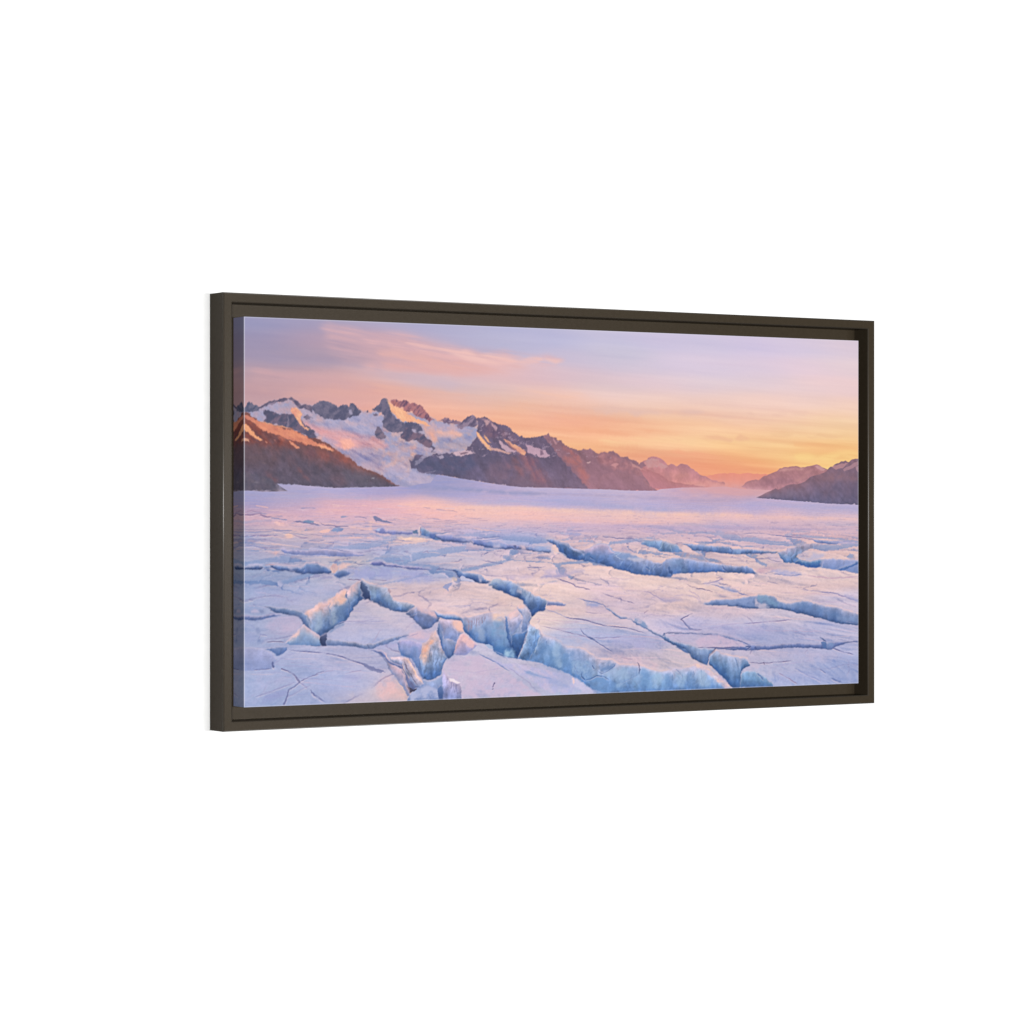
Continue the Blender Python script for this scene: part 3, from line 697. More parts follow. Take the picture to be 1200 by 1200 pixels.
line("224.9,247.0 231.0,247.3", (170, 166, 176), 1.6, a=.9); line("215.6,251.6 218.7,251.6", (110, 106, 118), 1.4)

# fray every outline of rock and snow: small sideways and upright shifts
def fray(r0, r1, ax, ay, s, seed, wx_=1.0):
    global IMG
    y, x = YY[r0:r1], XX[r0:r1]
    edge = np.clip(np.minimum(y - r0, r1 - 1 - y) / 8, 0, 1)
    sx = x + edge * ax * fbm(x / s, y / s, 3, seed)
    sy = y + edge * (ay * fbm(x / (s * .62), y / (s * 2.2), 4, seed + 7, .75))
    sx = np.clip(sx, 0, RW - 1.01); sy = np.clip(sy, 0, RH - 1.01)
    xi = sx.astype(int); yi = sy.astype(int); fx = (sx - xi)[..., None]; fy = (sy - yi)[..., None]
    IMG[r0:r1] = ((IMG[yi, xi] * (1 - fx) + IMG[yi, xi + 1] * fx) * (1 - fy) +
                  (IMG[yi + 1, xi] * (1 - fx) + IMG[yi + 1, xi + 1] * fx) * fy)
lum0 = IMG.copy()
fray(110, 272, 1.7, 1.1, 9.0, 401)
fray(110, 272, 1.1, 1.1, 3.6, 431)
plain = np.clip((XX - 700) / 120, 0, 1)[..., None]      # the far right stays calmer
IMG = IMG + (lum0 - IMG) * plain
sm = np.stack([blur1(IMG[..., k].copy(), 1) for k in range(3)], -1)
IMG[120:270] = IMG[120:270] * .8 + sm[120:270] * .2
# warm air thickening to the right and towards the foot of the slopes
air = np.clip((XX - 430) / 560, 0, 1) * .26 * np.clip((YY - 165) / 30, 0, 1) + .16 * np.clip((YY - 215) / 45, 0, 1) * np.clip((XX - 380) / 120, 0, 1)
air = air * np.clip((1010 - XX) / 60, 0, 1)
air = air * (YY < 275) * (IMG @ col((.3, .59, .11)) < 150)
air = blur1(air.astype(np.float32), 2)
IMG = IMG + (col((196, 140, 146)) - IMG) * air[..., None]
# broken relief over rock and snow
hm = fbm(XX / 26 + .4 * YY / 26, YY / 17, 6, 141, gain=.68)
gy, gx = np.gradient(hm)
sky = cover(parse("-8.8,141.1 0.4,141.0 4.4,136.2 8.2,131.1 17.6,135.9 24.9,138.9 36.4,132.9 49.9,126.9 69.2,123.8 82.6,123.6 95.2,129.8 107.5,132.3 120.0,136.1 137.3,126.7 154.6,131.9 169.8,133.8 183.1,136.2 192.7,130.7 207.2,143.0 224.9,141.3 238.7,129.0 249.5,120.7 261.9,122.6 282.8,122.1 297.8,127.3 318.2,133.9 333.1,149.4 345.0,155.5 357.6,149.0 373.5,152.3 389.5,157.5 408.7,144.6 432.8,145.8 450.6,154.9 469.3,158.7 484.7,168.7 503.5,176.8 520.8,178.8 542.9,176.0 555.5,171.6 573.7,183.4 593.2,192.9 611.5,199.6 637.4,195.5 653.5,204.1 683.2,199.5 703.7,209.2 727.8,215.2 745.0,215.9 760.6,209.4 779.7,212.8 805.9,222.6 834.0,222.3 862.2,239.4 912.1,250.7 951.7,253.4 986.1,244.4 1011.6,234.0 1037.3,223.6 1087.2,222.4 1108.6,218.6 1130.1,225.8 1152.7,216.7 1171.6,211.2 1207.6,207.2 1207.6,288.0 1207.6,659.1 -8.8,614.1"))
m = np.zeros((RH, RW), np.float32); m[sky[0]:sky[0] + sky[2].shape[0], sky[1]:sky[1] + sky[2].shape[1]] = sky[2]
far = np.clip(1.15 - XX / 1150, 0.25, 1)
lum = IMG @ col((.3, .59, .11))
e = np.clip((gx * .9 - gy * .5) * 4.2, -1, 1) * far * m
IMG += (e * np.clip(lum, 60, 130) * np.where(lum > 135, .09, .09))[..., None] * col((1.15, .95, .85))
fl = np.clip(fbm(XX / 7 + YY / 20, YY / 5, 4, 151) * 2.6 - .95, 0, 1) * (lum < 125) * m * far * (XX > 330) * (YY < 212)
IMG += fl[..., None] * (col((196, 170, 188)) - IMG) * .55
IMG = np.clip(IMG, 0, 255)

# ------------------------------------------------------------------ the ice plain
ICE = field(
 "5.8,269.8,160,160,195 79.6,273.6,168,165,198 169.8,269.3,178,172,205 246.5,269.0,168,162,200 356.1,261.8,152,154,194 452.2,269.6,182,170,202 567.1,267.9,192,180,206 684.9,268.9,196,182,206 771.0,272.9,196,180,206 876.4,275.4,190,170,195 1002.5,281.0,190,176,206 1113.3,291.1,185,176,206 1188.6,295.5,182,176,210 "
 "894.2,260.9,220,166,166 966.1,265.0,214,166,168 823.4,268.4,208,172,186 "
 "5.8,286.9,160,156,192 79.6,286.8,178,166,196 154.6,286.7,215,175,186 215.6,287.9,228,180,186 293.1,289.2,240,190,186 356.1,291.8,245,195,182 419.9,280.8,190,176,206 484.7,280.6,190,178,209 567.1,286.0,180,175,211 650.9,290.1,180,173,206 753.6,295.7,180,175,211 858.7,295.7,178,171,206 966.1,295.6,181,173,209 1076.1,297.0,196,180,206 387.9,269.9,176,168,200 "
 "5.8,300.0,190,160,180 94.5,300.0,215,175,186 169.8,300.0,225,180,188 246.5,302.7,222,178,190 324.5,302.7,240,188,186 419.9,300.0,249,201,184 517.5,301.4,249,197,184 617.2,305.6,251,201,184 719.2,308.5,251,202,184 823.4,310.1,251,200,184 930.0,308.7,249,199,188 1039.1,308.8,243,196,189 1169.7,310.4,236,196,196 "
 "5.8,315.7,222,176,182 64.7,317.2,226,180,184 139.5,316.0,212,176,192 215.6,316.1,202,174,197 293.1,316.3,218,180,190 371.9,308.2,240,188,184 419.9,316.5,225,185,190 517.5,318.1,226,186,192 617.2,319.7,213,178,198 719.2,324.2,200,170,198 823.4,327.3,195,170,200 930.0,326.2,195,172,200 1039.1,325.0,196,172,198 1150.8,325.3,210,180,195 "
 "5.8,327.5,156,152,187 79.6,334.4,222,180,176 139.5,326.6,205,175,186 200.3,332.2,222,180,184 246.5,324.3,200,174,194 324.5,323.1,208,176,192 419.9,330.2,198,178,206 517.5,330.6,198,175,202 617.2,335.1,204,176,199 719.2,335.5,220,180,191 823.4,337.4,226,183,189 930.0,340.7,229,183,189 1039.1,332.3,233,182,186 1150.8,337.2,231,182,188 "
 "5.8,347.2,168,161,196 79.6,348.9,178,166,197 169.8,342.8,212,175,190 231.0,343.1,203,175,197 293.1,342.0,233,190,182 387.9,354.8,205,176,197 484.7,345.7,176,174,211 617.2,352.0,226,182,189 719.2,345.5,216,178,191 858.7,349.0,226,181,189 1002.5,351.3,221,179,192 1132.0,363.8,239,186,183 "
 "5.8,365.5,165,160,200 49.9,363.2,205,170,184 109.5,374.3,184,168,198 200.3,356.3,185,172,206 293.1,367.8,178,171,207 387.9,375.3,192,172,197 484.7,372.0,214,178,192 550.5,375.3,230,182,187 753.6,371.3,233,186,186 876.4,379.5,236,186,186 1002.5,380.5,238,188,184 1150.8,371.4,241,189,186 "
 "5.8,395.7,158,158,198 79.6,401.8,178,168,200 169.8,380.2,215,180,182 231.0,398.2,167,167,208 324.5,404.7,184,172,207 356.1,384.6,198,175,202 419.9,385.2,222,180,192 484.7,392.8,228,182,190 567.1,393.6,235,185,187 650.9,395.9,243,191,186 753.6,416.9,243,193,186 894.2,412.9,241,191,186 1002.5,399.6,238,188,188 1150.8,407.1,241,191,188 "
 "5.8,418.0,155,155,200 79.6,419.0,170,162,200 139.5,419.8,178,168,206 185.0,409.8,205,178,196 261.9,414.8,222,180,187 324.5,422.4,231,183,187 403.9,426.2,233,186,189 484.7,441.2,239,189,184 567.1,425.8,241,191,186 650.9,419.9,231,183,192 753.6,436.9,236,186,189 858.7,432.7,241,191,186 966.1,431.3,241,189,188 1094.7,430.1,241,190,190 "
 "5.8,437.6,158,158,200 49.9,438.4,168,160,200 109.5,446.0,185,168,198 231.0,461.5,205,180,202 293.1,440.9,225,182,192 387.9,452.0,233,186,191 517.5,448.7,239,191,186 617.2,461.6,232,186,188 719.2,449.2,225,181,196 788.4,461.8,239,189,187 912.1,471.2,225,183,196 1039.1,483.8,212,181,201 1169.7,459.5,220,186,206 "
 "13.2,477.1,162,158,198 64.7,478.2,185,168,200 215.6,481.3,204,180,206 277.5,482.6,204,178,206 567.1,477.5,236,191,187 634.0,487.2,174,167,207 684.9,479.8,226,181,191 753.6,478.3,210,179,206 858.7,487.5,200,176,211 966.1,497.0,190,173,211 1076.1,506.6,190,173,211 1188.6,509.0,200,179,211 "
 "20.5,507.5,165,160,200 94.5,518.5,185,170,206 185.0,522.2,190,171,203 231.0,495.1,184,172,211 650.9,504.5,178,171,211 719.2,521.6,190,173,209 805.9,545.2,221,186,196 894.2,517.2,204,176,206 1002.5,512.4,180,169,209 966.1,542.2,205,179,206 1094.7,548.4,185,171,211 "
 "20.5,562.6,168,165,206 79.6,532.7,170,166,209 139.5,566.3,178,171,213 200.3,568.2,182,173,213 246.5,569.6,214,180,198 419.9,547.4,205,183,209 484.7,576.9,200,181,209 387.9,560.3,210,184,208 684.9,542.1,212,181,202 1039.1,564.6,195,179,212 1132.0,567.2,176,169,213 1169.7,590.6,171,166,211 "
 "20.5,591.5,165,165,209 109.5,591.9,172,168,211 215.6,588.8,210,180,198 272.8,581.2,238,186,178 484.7,593.6,195,179,211 550.5,579.0,190,179,216 634.0,592.8,190,190,226 1094.7,592.8,180,173,216",
 48, 11, shear=0.04)
horizon = parse("-8.8,267.3 14.6,268.0 35.2,269.5 76.6,268.3 64.7,261.7 57.3,256.5 67.7,258.3 93.0,258.7 120.0,260.4 154.6,262.9 185.0,262.5 254.2,260.9 275.9,259.7 290.0,260.7 308.8,256.6 332.3,253.7 343.4,240.7 360.8,242.6 383.1,246.3 414.6,250.3 444.1,254.1 475.0,258.0 503.5,260.2 528.5,260.6 550.5,260.5 583.7,261.5 650.9,262.8 719.2,265.0 769.2,265.1 779.7,262.1 823.4,259.3 878.2,258.8 912.1,257.2 948.1,261.4 977.0,262.0 1011.6,263.4 1000.7,266.3 989.7,271.5 976.7,276.3 1011.6,278.5 1057.6,281.1 1132.0,285.9 1207.6,288.5 1207.6,659.1 -8.8,614.1")
y0, x0, m = cover(horizon)
depth = np.clip((YY - 275) / 325, 0, 1)                 # 0 at the far edge, 1 at the near edge
sc = 4 + 26 * depth
f1 = fbm(XX / (sc * 5.5), (YY - .10 * XX * depth) / (sc * .55), 5, 61)
f2 = fbm(XX / (sc * 2.2), (YY + .15 * XX * depth) / (sc * .8), 5, 67)
f3 = fbm(XX / 90, YY / 34, 4, 71)
f4 = fbm(XX / 3.0, YY / 2.2, 2, 73)
warm = np.clip(f1 * .55 + f3 * .35, -1, 1)[..., None]
near = depth[..., None]
ICE = ICE + warm * col((11, 4, -5)) * (1.15 - .4 * near) + (f2 * (3 + 5 * depth))[..., None] * col((1, .95, .8)) + (f4 * (1.0 + 3.0 * depth))[..., None]
# tone: a little greyer and greener than the bare samples
nd = np.clip((YY - 300) / 80, 0, 1)[..., None]
ICE = ICE + col((-8, 8, 9)) * nd
lum = ICE @ col((.3, .59, .11))
ICE = ICE * (1 - .17 * nd) + (lum[..., None] + 3) * .17 * nd
# ground relief in true perspective: GX across, GZ away
zz = np.maximum(YY - 255, 6)  # cells below the horizon
GX = (XX - 640) / zz * 60; GZ = 42000 / zz
wx = GX + 9 * fbm(GX / 34, GZ / 34, 3, 81); wz = GZ + 9 * fbm(GX / 32, GZ / 32, 3, 83)
px = 14000 / zz ** 2                                            # ground units per cell
hgt = np.zeros((RH, RW), np.float32); amp = 1.0
for k in range(7):
    sc_ = 34 / 2 ** k
    keep = np.clip(sc_ * .30 / px - .9, 0, 1)           # drop what is finer than the print
    hgt += amp * keep * (vnoise(wx / sc_ * .6 + wz / sc_ * .2, wz / sc_ * .8 - wx / sc_ * .12, 90 + k) - .5)
    amp *= .66
gy, gx = np.gradient(hgt)
rel = np.clip((gx * 1.6 - gy * .45) * 5.5, -1.3, 1.3)
rel = rel / (1 + .35 * np.abs(rel))
nearer = np.clip((YY - 285) / 90, 0.12, 1)
ICE += (rel * 7 * nearer)[..., None] * col((1.05, .95, .85))
# hairline cracks along cell borders
for k, (s_, thr, c_, wd, al) in enumerate(((30, .05, (126, 120, 162), 1.0, .75), (13, .12, (146, 138, 178), .8, .6), (6.5, .2, (160, 150, 188), .7, .45))):
    q = cells(wx / s_ * .6, wz / s_ * .55, k + 3)
    qy, qx = np.gradient(q)
    w_ = np.hypot(qx * .85, qy) + 1e-4; 
    ln = np.clip(wd + .5 - q / w_, 0, 1) * (w_ < .3)
    gate = np.clip(fbm(GX / 26, GZ / 18, 3, 171 + k) * 3.2 - thr * 6, 0, 1)
    ln = ln * gate * al * np.clip((YY - (292, 320, 350)[k]) / 60, 0, 1)
    lip = np.zeros_like(ln); lip[2:] = ln[:-2]
    ICE += (np.clip(lip - ln, 0, 1) * .45)[..., None] * (col((240, 212, 214)) - ICE)
    ICE += ln[..., None] * (col(c_) - ICE)
# the broken surface itself: a height field of tilted, domed slabs with open
# joints, drawn in perspective from the far side to the near side
YH, FOC = 255.0, 850.0
ys = np.arange(268, 700, 0.45, dtype=np.float32)
zz = (ys - YH)[:, None]
Zg = FOC / zz + np.zeros((1, RW), np.float32)
Xg = (np.arange(RW, dtype=np.float32)[None, :] - 640) / zz


def slab_cells(x, y, seed):
    xi = np.floor(x).astype(np.int64); yi = np.floor(y).astype(np.int64)
    d1 = np.full(x.shape, 9, np.float32); d2 = d1.copy(); ident = np.zeros(x.shape, np.float32)
    ox = np.zeros(x.shape, np.float32); oy = ox.copy()
    for j in (-1, 0, 1):
        for i in (-1, 0, 1):
            cx = xi + i; cy = yi + j
            px = cx + LAT[(cy + seed * 17) & 255, cx & 255]
            py = cy + LAT[(cy + 101 + seed * 5) & 255, (cx + 57) & 255]
            d = np.hypot(px - x, py - y).astype(np.float32)
            near = d < d1
            ident = np.where(near, LAT[(cy + 31 * seed) & 255, (cx + 9) & 255], ident)
            ox = np.where(near, x - px, ox); oy = np.where(near, y - py, oy)
            d2 = np.minimum(d2, np.maximum(d1, d)); d1 = np.minimum(d1, d)
    return d2 - d1, ident, ox, oy


wx = Xg + .22 * fbm(Xg * 1.1, Zg * 1.1, 4, 301); wz = Zg + .25 * fbm(Xg * 1.0, Zg * 1.0, 4, 303)
calm = np.clip((Zg - 4.7) / 3.2, 0, 1) * np.clip((24 - Zg) / 16, 0, 1)
q1, id1, ox, oy = slab_cells(wx * .75 + wz * .12, wz * .55 - wx * .1, 5)
tilt = (id1 * 7.13) % 1 - .5; tilt2 = (id1 * 13.7) % 1 - .5
gate = np.clip(fbm(Xg * .5, Zg * .35, 3, 305) * 2.4 + .45, 0, 1)
Hg = .11 * (id1 - .5) + .09 * tilt * ox + .10 * tilt2 * oy + .035 * np.clip(q1 * 3, 0, 1)
open1 = np.clip(1 - q1 / (.10 * gate + 1e-3), 0, 1)
Hg = Hg - .16 * gate * np.clip(open1 * 1.8, 0, 1)
q2, id2, ox2, oy2 = slab_cells(wx * 2.1 + wz * .3, wz * 1.5 - wx * .2, 9)
g2 = np.clip(fbm(Xg * .8, Zg * .6, 3, 309) * 2.4 + .2, 0, 1)
Hg = Hg + g2 * (.042 * (id2 - .5) + .05 * ((id2 * 5.3) % 1 - .5) * ox2) - .035 * g2 * np.clip(1 - q2 / .09, 0, 1)
Hg = Hg * calm
Hg = Hg + .024 * np.clip((14 - Zg) / 10, .15, 1) * fbm(wx * .9 + wz * .2, wz * 1.7, 4, 311) + .008 * np.clip((5 - Zg) / 3, 0, 1) * fbm(wx * 4, wz * 5, 4, 315) + .004 * np.clip((12 - Zg) / 8, 0, 1) * fbm(wx * 7, wz * 9, 4, 313)
dX = np.gradient(Hg, axis=1) * zz
dZ = np.gradient(Hg, axis=0) / np.gradient(Zg, axis=0)
sl = (-dX * .74 + -dZ * .52 + .26) / np.sqrt(1 + dX ** 2 + dZ ** 2) - .26
sl = np.clip(sl * 1.5, -.5, .5)
wallf = np.clip((dZ - .42) * 3.0, 0, 1)                 # faces dropping towards the viewer
tex = fbm(wx * 1.3 + wz * .35, wz * 1.9 - wx * .3, 5, 321, .62) + .6 * fbm(wx * .5, wz * .6, 3, 323)
texg = np.clip((16 - Zg) / 9, 0, 1)
yproj = YH + (1 - Hg) * zz
base = ICE.copy()
lo = np.clip((.02 - Hg) * 7, 0, 1) * np.clip(open1 * 2, 0, 1) * gate * calm
hst = np.clip((Hg + .12) / .2, 0, 1)
BLU1, BLU2 = col((158, 172, 208)), col((92, 124, 176))
OUT = ICE.copy(); done = np.zeros((RH, RW), bool)
rowi = np.arange(RH, dtype=np.float32)[:, None]
for k in range(len(ys) - 1):
    a0 = yproj[k]; b0 = np.maximum(yproj[k + 1], a0 + .46)
    r0 = int(max(262, math.floor(a0.min()))); r1 = int(min(RH, math.ceil(b0.max()) + 1))
    if r1 <= r0:
        continue
    rr = rowi[r0:r1]
    hit = (rr + .5 >= a0[None]) & (rr + .5 < b0[None] + .5)
    if not hit.any():
        continue
    yy0 = int(min(RH - 1, max(262, round(float(ys[k])))))
    s = sl[k][:, None]
    c = base[yy0] + np.where(s > 0, s * col((38, 22, 24)), s * col((112, 80, 42)))
    tx = (np.clip(tex[k], -1, 1) * texg[k])[:, None]
    c = c + tx * np.where(tx > 0, 1, 1.15) * col((13, 12, 10))
    w = np.maximum(wallf[k], np.clip((b0 - a0 - 1.6) / 2, 0, 1))[:, None] * .8
    wc = BLU2 + (BLU1 - BLU2) * hst[k][:, None]
    c = c * (1 - w) + wc * w
    c = c + (BLU2 - c) * (lo[k] * .6)[:, None]
    win = OUT[r0:r1]
    OUT[r0:r1] = np.where(hit[..., None], c[None], win)
fade = np.clip((YY - 296 - 16 * np.clip(XX / 400, 0, 1)) / 34, 0, 1)[..., None]
sm = np.stack([blur1(OUT[..., k].copy(), 1) for k in range(3)], -1)
OUT = .5 * OUT + .5 * sm
fade = fade * np.clip(.55 + (YY - 276) / 200, 0, 1)[..., None]
ICE = ICE + (OUT - ICE) * fade * .9
ICE = ICE + col((1, -1, 2)) * (1 - nd)
blend(y0, x0, m, np.clip(ICE[y0:y0 + m.shape[0], x0:x0 + m.shape[1]], 0, 255))
# level bands of shade and light on the far plain
for s, c, w_, a_ in (
  ("293.1,260.7 356.1,262.5 419.9,265.6 484.7,269.5 550.5,270.7", (146, 150, 190), 6, .7), ("64.7,276.2 169.8,277.3 246.5,279.8", (176, 172, 204), 5, .5),
  ("517.5,270.8 617.2,271.9 719.2,275.1 823.4,277.0", (172, 160, 192), 2.2, .7), ("550.5,281.9 634.0,287.3 719.2,292.9 823.4,298.6", (170, 170, 208), 7, .55),
  ("736.4,278.6 876.4,281.2 966.1,278.8", (172, 158, 190), 2.4, .6), ("948.1,285.4 1057.6,289.7 1196.2,295.5", (176, 172, 210), 6, .5),
  ("387.9,291.8 517.5,295.8 650.9,300.0 788.4,304.3 966.1,305.8", (252, 205, 186), 7, .6), ("277.5,287.8 356.1,293.2 419.9,297.3", (250, 200, 184), 5, .55),
  ("419.9,308.2 550.5,312.6 684.9,317.0 823.4,319.4", (248, 194, 184), 5, .5), ("684.9,322.6 823.4,327.3 966.1,329.2 1113.3,331.1", (184, 166, 198), 6, .55),
  ("948.1,327.7 1094.7,331.1 1196.2,329.9", (160, 150, 190), 2, .6), ("930.0,308.7 1057.6,310.3 1196.2,313.4", (246, 198, 188), 6, .5),
  ("419.9,286.3 484.7,283.4 550.5,288.8", (176, 176, 210), 5, .5)):
    line(s, c, w_, a=a_, soft=5, amp=.4)

TONE = 0.08
put("823.4,258.3 912.1,255.9 966.1,259.2 1013.5,262.8 995.2,267.8 977.0,272.2 912.1,268.7 823.4,265.5", (216, 166, 172), .75, 3)
# small dark breaks scattered over the far field
rc = np.random.RandomState(5)
def dashes(n, xr, yr, lo, hi, cs, a, wd):
    for k in range(n):
        x = rc.uniform(*xr); y = rc.uniform(*yr); L = rc.uniform(lo, hi) * (0.4 + 1.1 * (y - yr[0] + 12) / (yr[1] - yr[0] + 12))
        sl = rc.uniform(-.04, .16)
        p = np.array([[x, y], [x + L * .5, y + sl * L * .5 + rc.uniform(-.8, .8)], [x + L, y + sl * L]])
        line(p, cs[rc.randint(len(cs))], rc.uniform(*wd), a=a * rc.uniform(.5, 1), seed=k, soft=1.2)
DK = [(132, 122, 160), (122, 128, 172), (146, 132, 166), (150, 140, 178)]
LT = [(246, 196, 182), (242, 204, 196), (228, 196, 204), (240, 186, 176)]
dashes(70, (0, 400), (290, 345), 12, 46, DK, .75, (1, 2.2))
dashes(70, (0, 420), (288, 350), 14, 50, LT, .7, (1.2, 3))
dashes(45, (0, 1150), (330, 385), 16, 60, DK, .55, (1, 1.8))
dashes(60, (0, 1150), (325, 390), 20, 70, LT, .5, (1, 2.6))
dashes(40, (600, 1190), (320, 390), 30, 90, [(196, 160, 182), (190, 160, 188), (206, 166, 182)], .6, (1, 2))
dashes(46, (500, 1190), (400, 520), 30, 110, [(196, 160, 188), (186, 160, 196), (210, 172, 190)], .55, (1, 2))
dashes(46, (500, 1190), (400, 560), 30, 120, [(250, 208, 198), (244, 204, 204), (236, 200, 212)], .5, (1.2, 3.2))
dashes(60, (0, 420), (395, 590), 25, 90, [(150, 146, 190), (160, 152, 192), (148, 150, 196)], .5, (1, 2.2))
dashes(60, (0, 420), (395, 590), 25, 90, [(206, 184, 206), (196, 184, 214), (214, 190, 204)], .5, (1.2, 3.2))
# --------------------------------------------------------------- the crevasses
PK = (248, 206, 196)      # lit lip
LV = (206, 194, 222)      # pale lip in shade
# left, far
line("-0.0,304.6 14.6,305.2 23.4,302.6 32.2,305.9 38.1,307.9 47.0,307.9", (122, 100, 140), 2.6, a=.85, seed=3)
line("2.9,300.0 14.6,298.7 27.8,301.3", (150, 118, 150), 1.8, a=.7)
line("44.0,309.9 58.8,311.3 76.6,313.2", (120, 126, 168), 2.4, a=.8)
line("88.5,315.4 97.5,315.6 109.5,317.2 121.5,319.3 133.5,321.3", (96, 100, 146), 3.4, a=.85, seed=8)
put("100.5,314.6 111.0,313.3 120.0,315.4 112.5,318.1", (116, 140, 176), .9, 0, .5, 2)
line("133.5,317.3 142.5,321.3 154.6,322.0 166.8,322.7", (122, 110, 150), 2.2, a=.8)
put("151.6,330.7 159.2,325.4 169.8,323.4 175.9,326.7 166.8,331.4", (128, 142, 184), .95, 0, .8, 3)
put("130.5,330.6 145.6,327.3 151.6,328.0 148.6,332.5 136.5,333.3", (244, 194, 184), 0.78, 0, .6, 4)
put("70.7,338.3 76.6,333.0 84.1,335.1 88.5,340.4 79.6,341.7", (246, 198, 180), 0.74, 1, .5, 5)
put("48.5,315.8 57.3,315.3 64.7,319.1 67.7,321.7 55.9,320.6", (242, 198, 194), 0.66, 0, .5, 6)
line("11.7,337.5 23.4,336.3 38.1,337.6 58.8,336.9", (132, 112, 156), 2.4, a=.85)
line("-0.0,338.6 7.3,337.4", (126, 110, 152), 2.4, a=.8)
line("87.0,335.7 94.5,339.1 102.0,341.1 112.5,340.6", (132, 112, 152), 2.2, a=.8)
line("112.5,345.1 127.5,345.7 139.5,344.7", (140, 138, 178), 2.2, a=.8)
line("-0.0,331.4 20.5,331.5 44.0,330.8 61.8,329.8 87.0,329.6", (128, 132, 174), 2.6, a=.75)
line("-0.0,353.2 14.6,352.0 26.4,354.7 38.1,357.1", (132, 138, 184), 3.2, a=.8)
wall("60.3,359.4 69.2,357.3 87.0,358.5 112.5,359.7 139.5,358.1 172.9,359.6 194.2,364.3 215.6,367.7 200.3,370.3 169.8,370.8 139.5,369.2 112.5,368.2 88.5,367.0 70.7,364.2", (172, 172, 206), (140, 152, 196), seed=12, rim=LV)
line("127.5,355.3 136.5,356.7 148.6,357.3 169.8,360.9 191.1,364.3", (128, 132, 174), 2.2, a=.8)
put("42.6,363.2 52.9,361.2 61.8,364.1 52.9,366.4", (232, 182, 178), .7, 1, .6)
line("70.7,366.7 94.5,367.6 118.5,368.5 145.6,368.5", (204, 196, 222), 1.8, a=.7)
# left, second row
wall("-8.8,385.7 2.9,383.9 20.5,382.2 29.3,383.6 32.2,386.0 26.4,388.8 14.6,389.0 -8.8,388.5", (118, 142, 182), (92, 116, 164), seed=14, rim=LV, foot=.15)
wall("43.4,381.9 55.9,382.5 75.1,384.8 97.5,387.5 106.5,383.6 117.0,380.2 127.5,381.6 138.0,385.2 147.1,389.3 151.6,392.8 148.6,397.0 133.5,396.9 120.0,397.2 97.5,395.9 85.1,393.1 70.7,391.1 58.8,390.2 49.9,385.6", (120, 150, 192), (98, 126, 178), seed=15, rim=(216, 190, 204), foot=.15)
line("97.5,395.4 103.5,391.5 108.0,388.2", (74, 100, 154), 3, a=.7)
put("150.1,388.0 154.6,382.0 162.2,380.9 165.3,385.5 160.1,396.1 151.6,396.0", (226, 194, 186), .95, 0, .8, 7, tex=((204, 168, 172), 3, 9, 0, 1))
put("121.5,398.3 136.5,397.2 151.6,400.8 156.2,404.1 139.5,405.2 127.5,403.2", (150, 148, 190), .7, 1, 1, 8)
line("33.7,382.9 42.6,381.4 55.9,381.8", (214, 160, 158), 1.6, a=.8)
wall("157.7,398.2 164.5,392.9 169.8,390.6 178.9,391.5 189.6,395.1 183.5,398.2 177.4,401.1 169.8,404.0 163.7,402.3", (134, 160, 200), (92, 122, 174), seed=16, blur=1)
# middle, far
put("224.9,307.5 231.0,306.7 241.8,310.8 254.2,313.5 261.9,317.6 249.5,317.0 237.2,314.8 226.4,312.6", (124, 126, 164), .95, 0, .6, 9)
line("194.2,308.6 203.4,308.3 215.6,311.3", (136, 126, 162), 2.6, a=.85)
put("169.8,308.0 175.9,306.7 182.0,308.8 172.9,310.2", (148, 150, 184), .9, 0, .5)
put("218.7,306.7 223.3,304.6 224.9,316.1 224.2,330.3 220.2,329.6 219.6,316.1", (244, 200, 190), .5, 1, .6)
wall("226.4,328.8 232.6,326.9 240.3,323.7 246.5,325.1 249.5,329.7 265.1,329.7 283.7,330.9 299.4,331.5 296.2,335.8 277.5,336.0 258.8,335.9 240.3,333.7 231.0,331.5", (150, 154, 198), (128, 136, 186), seed=17)
put("231.0,327.7 237.2,326.1 240.3,331.0 235.6,331.5", (186, 196, 228), .8, 0, .4)
put("297.8,331.7 305.6,329.0 307.8,335.0 298.4,334.7", (92, 118, 154), .9, 0, .4)
line("308.4,324.4 309.4,332.6 310.3,338.0", (250, 222, 206), 1.8, a=.95, amp=.2, taper=False)
line("311.3,325.8 311.9,338.0", (92, 84, 116), 1.6, a=.8, amp=.2, taper=False)
wall("312.5,325.0 321.3,326.6 330.8,330.8 337.1,334.0 343.4,333.3 359.2,335.5 356.1,345.0 343.4,345.8 337.1,342.8 329.2,339.5 312.8,337.5", (150, 176, 206), (108, 142, 190), seed=18, stri=.14)
wall("332.3,332.7 346.6,333.5 343.4,344.2 337.1,343.0 332.3,339.5", (110, 134, 186), (84, 110, 168), seed=19)
wall("341.8,338.2 352.9,336.0 368.8,337.5 391.1,340.8 407.1,342.6 429.6,344.0 452.2,346.9 471.7,350.6 488.0,353.5 510.9,355.5 530.7,357.9 550.5,360.0 563.8,363.7 553.8,367.5 530.7,364.9 504.4,361.6 481.5,360.4 458.7,359.6 436.0,357.3 416.7,353.0 400.7,349.9 375.1,348.7 352.9,347.2", (160, 166, 206), (124, 144, 196), seed=20, rim=(210, 190, 214), foot=.2)
line("341.8,334.6 352.9,334.9 367.2,333.3", (100, 118, 168), 2.4, a=.8)
line("407.1,343.4 423.2,343.2 445.7,341.4 465.2,340.6", (118, 122, 166), 2.4, a=.8)
line("429.6,346.8 452.2,345.0 471.7,342.9", (136, 144, 192), 2.4, a=.7)
put("432.8,350.9 452.2,350.2 478.2,352.6 468.4,356.7 442.5,356.0", (136, 154, 202), .7, 1, 1)
line("489.6,354.6 491.3,360.4", (78, 86, 130), 3, a=.85, amp=.2)
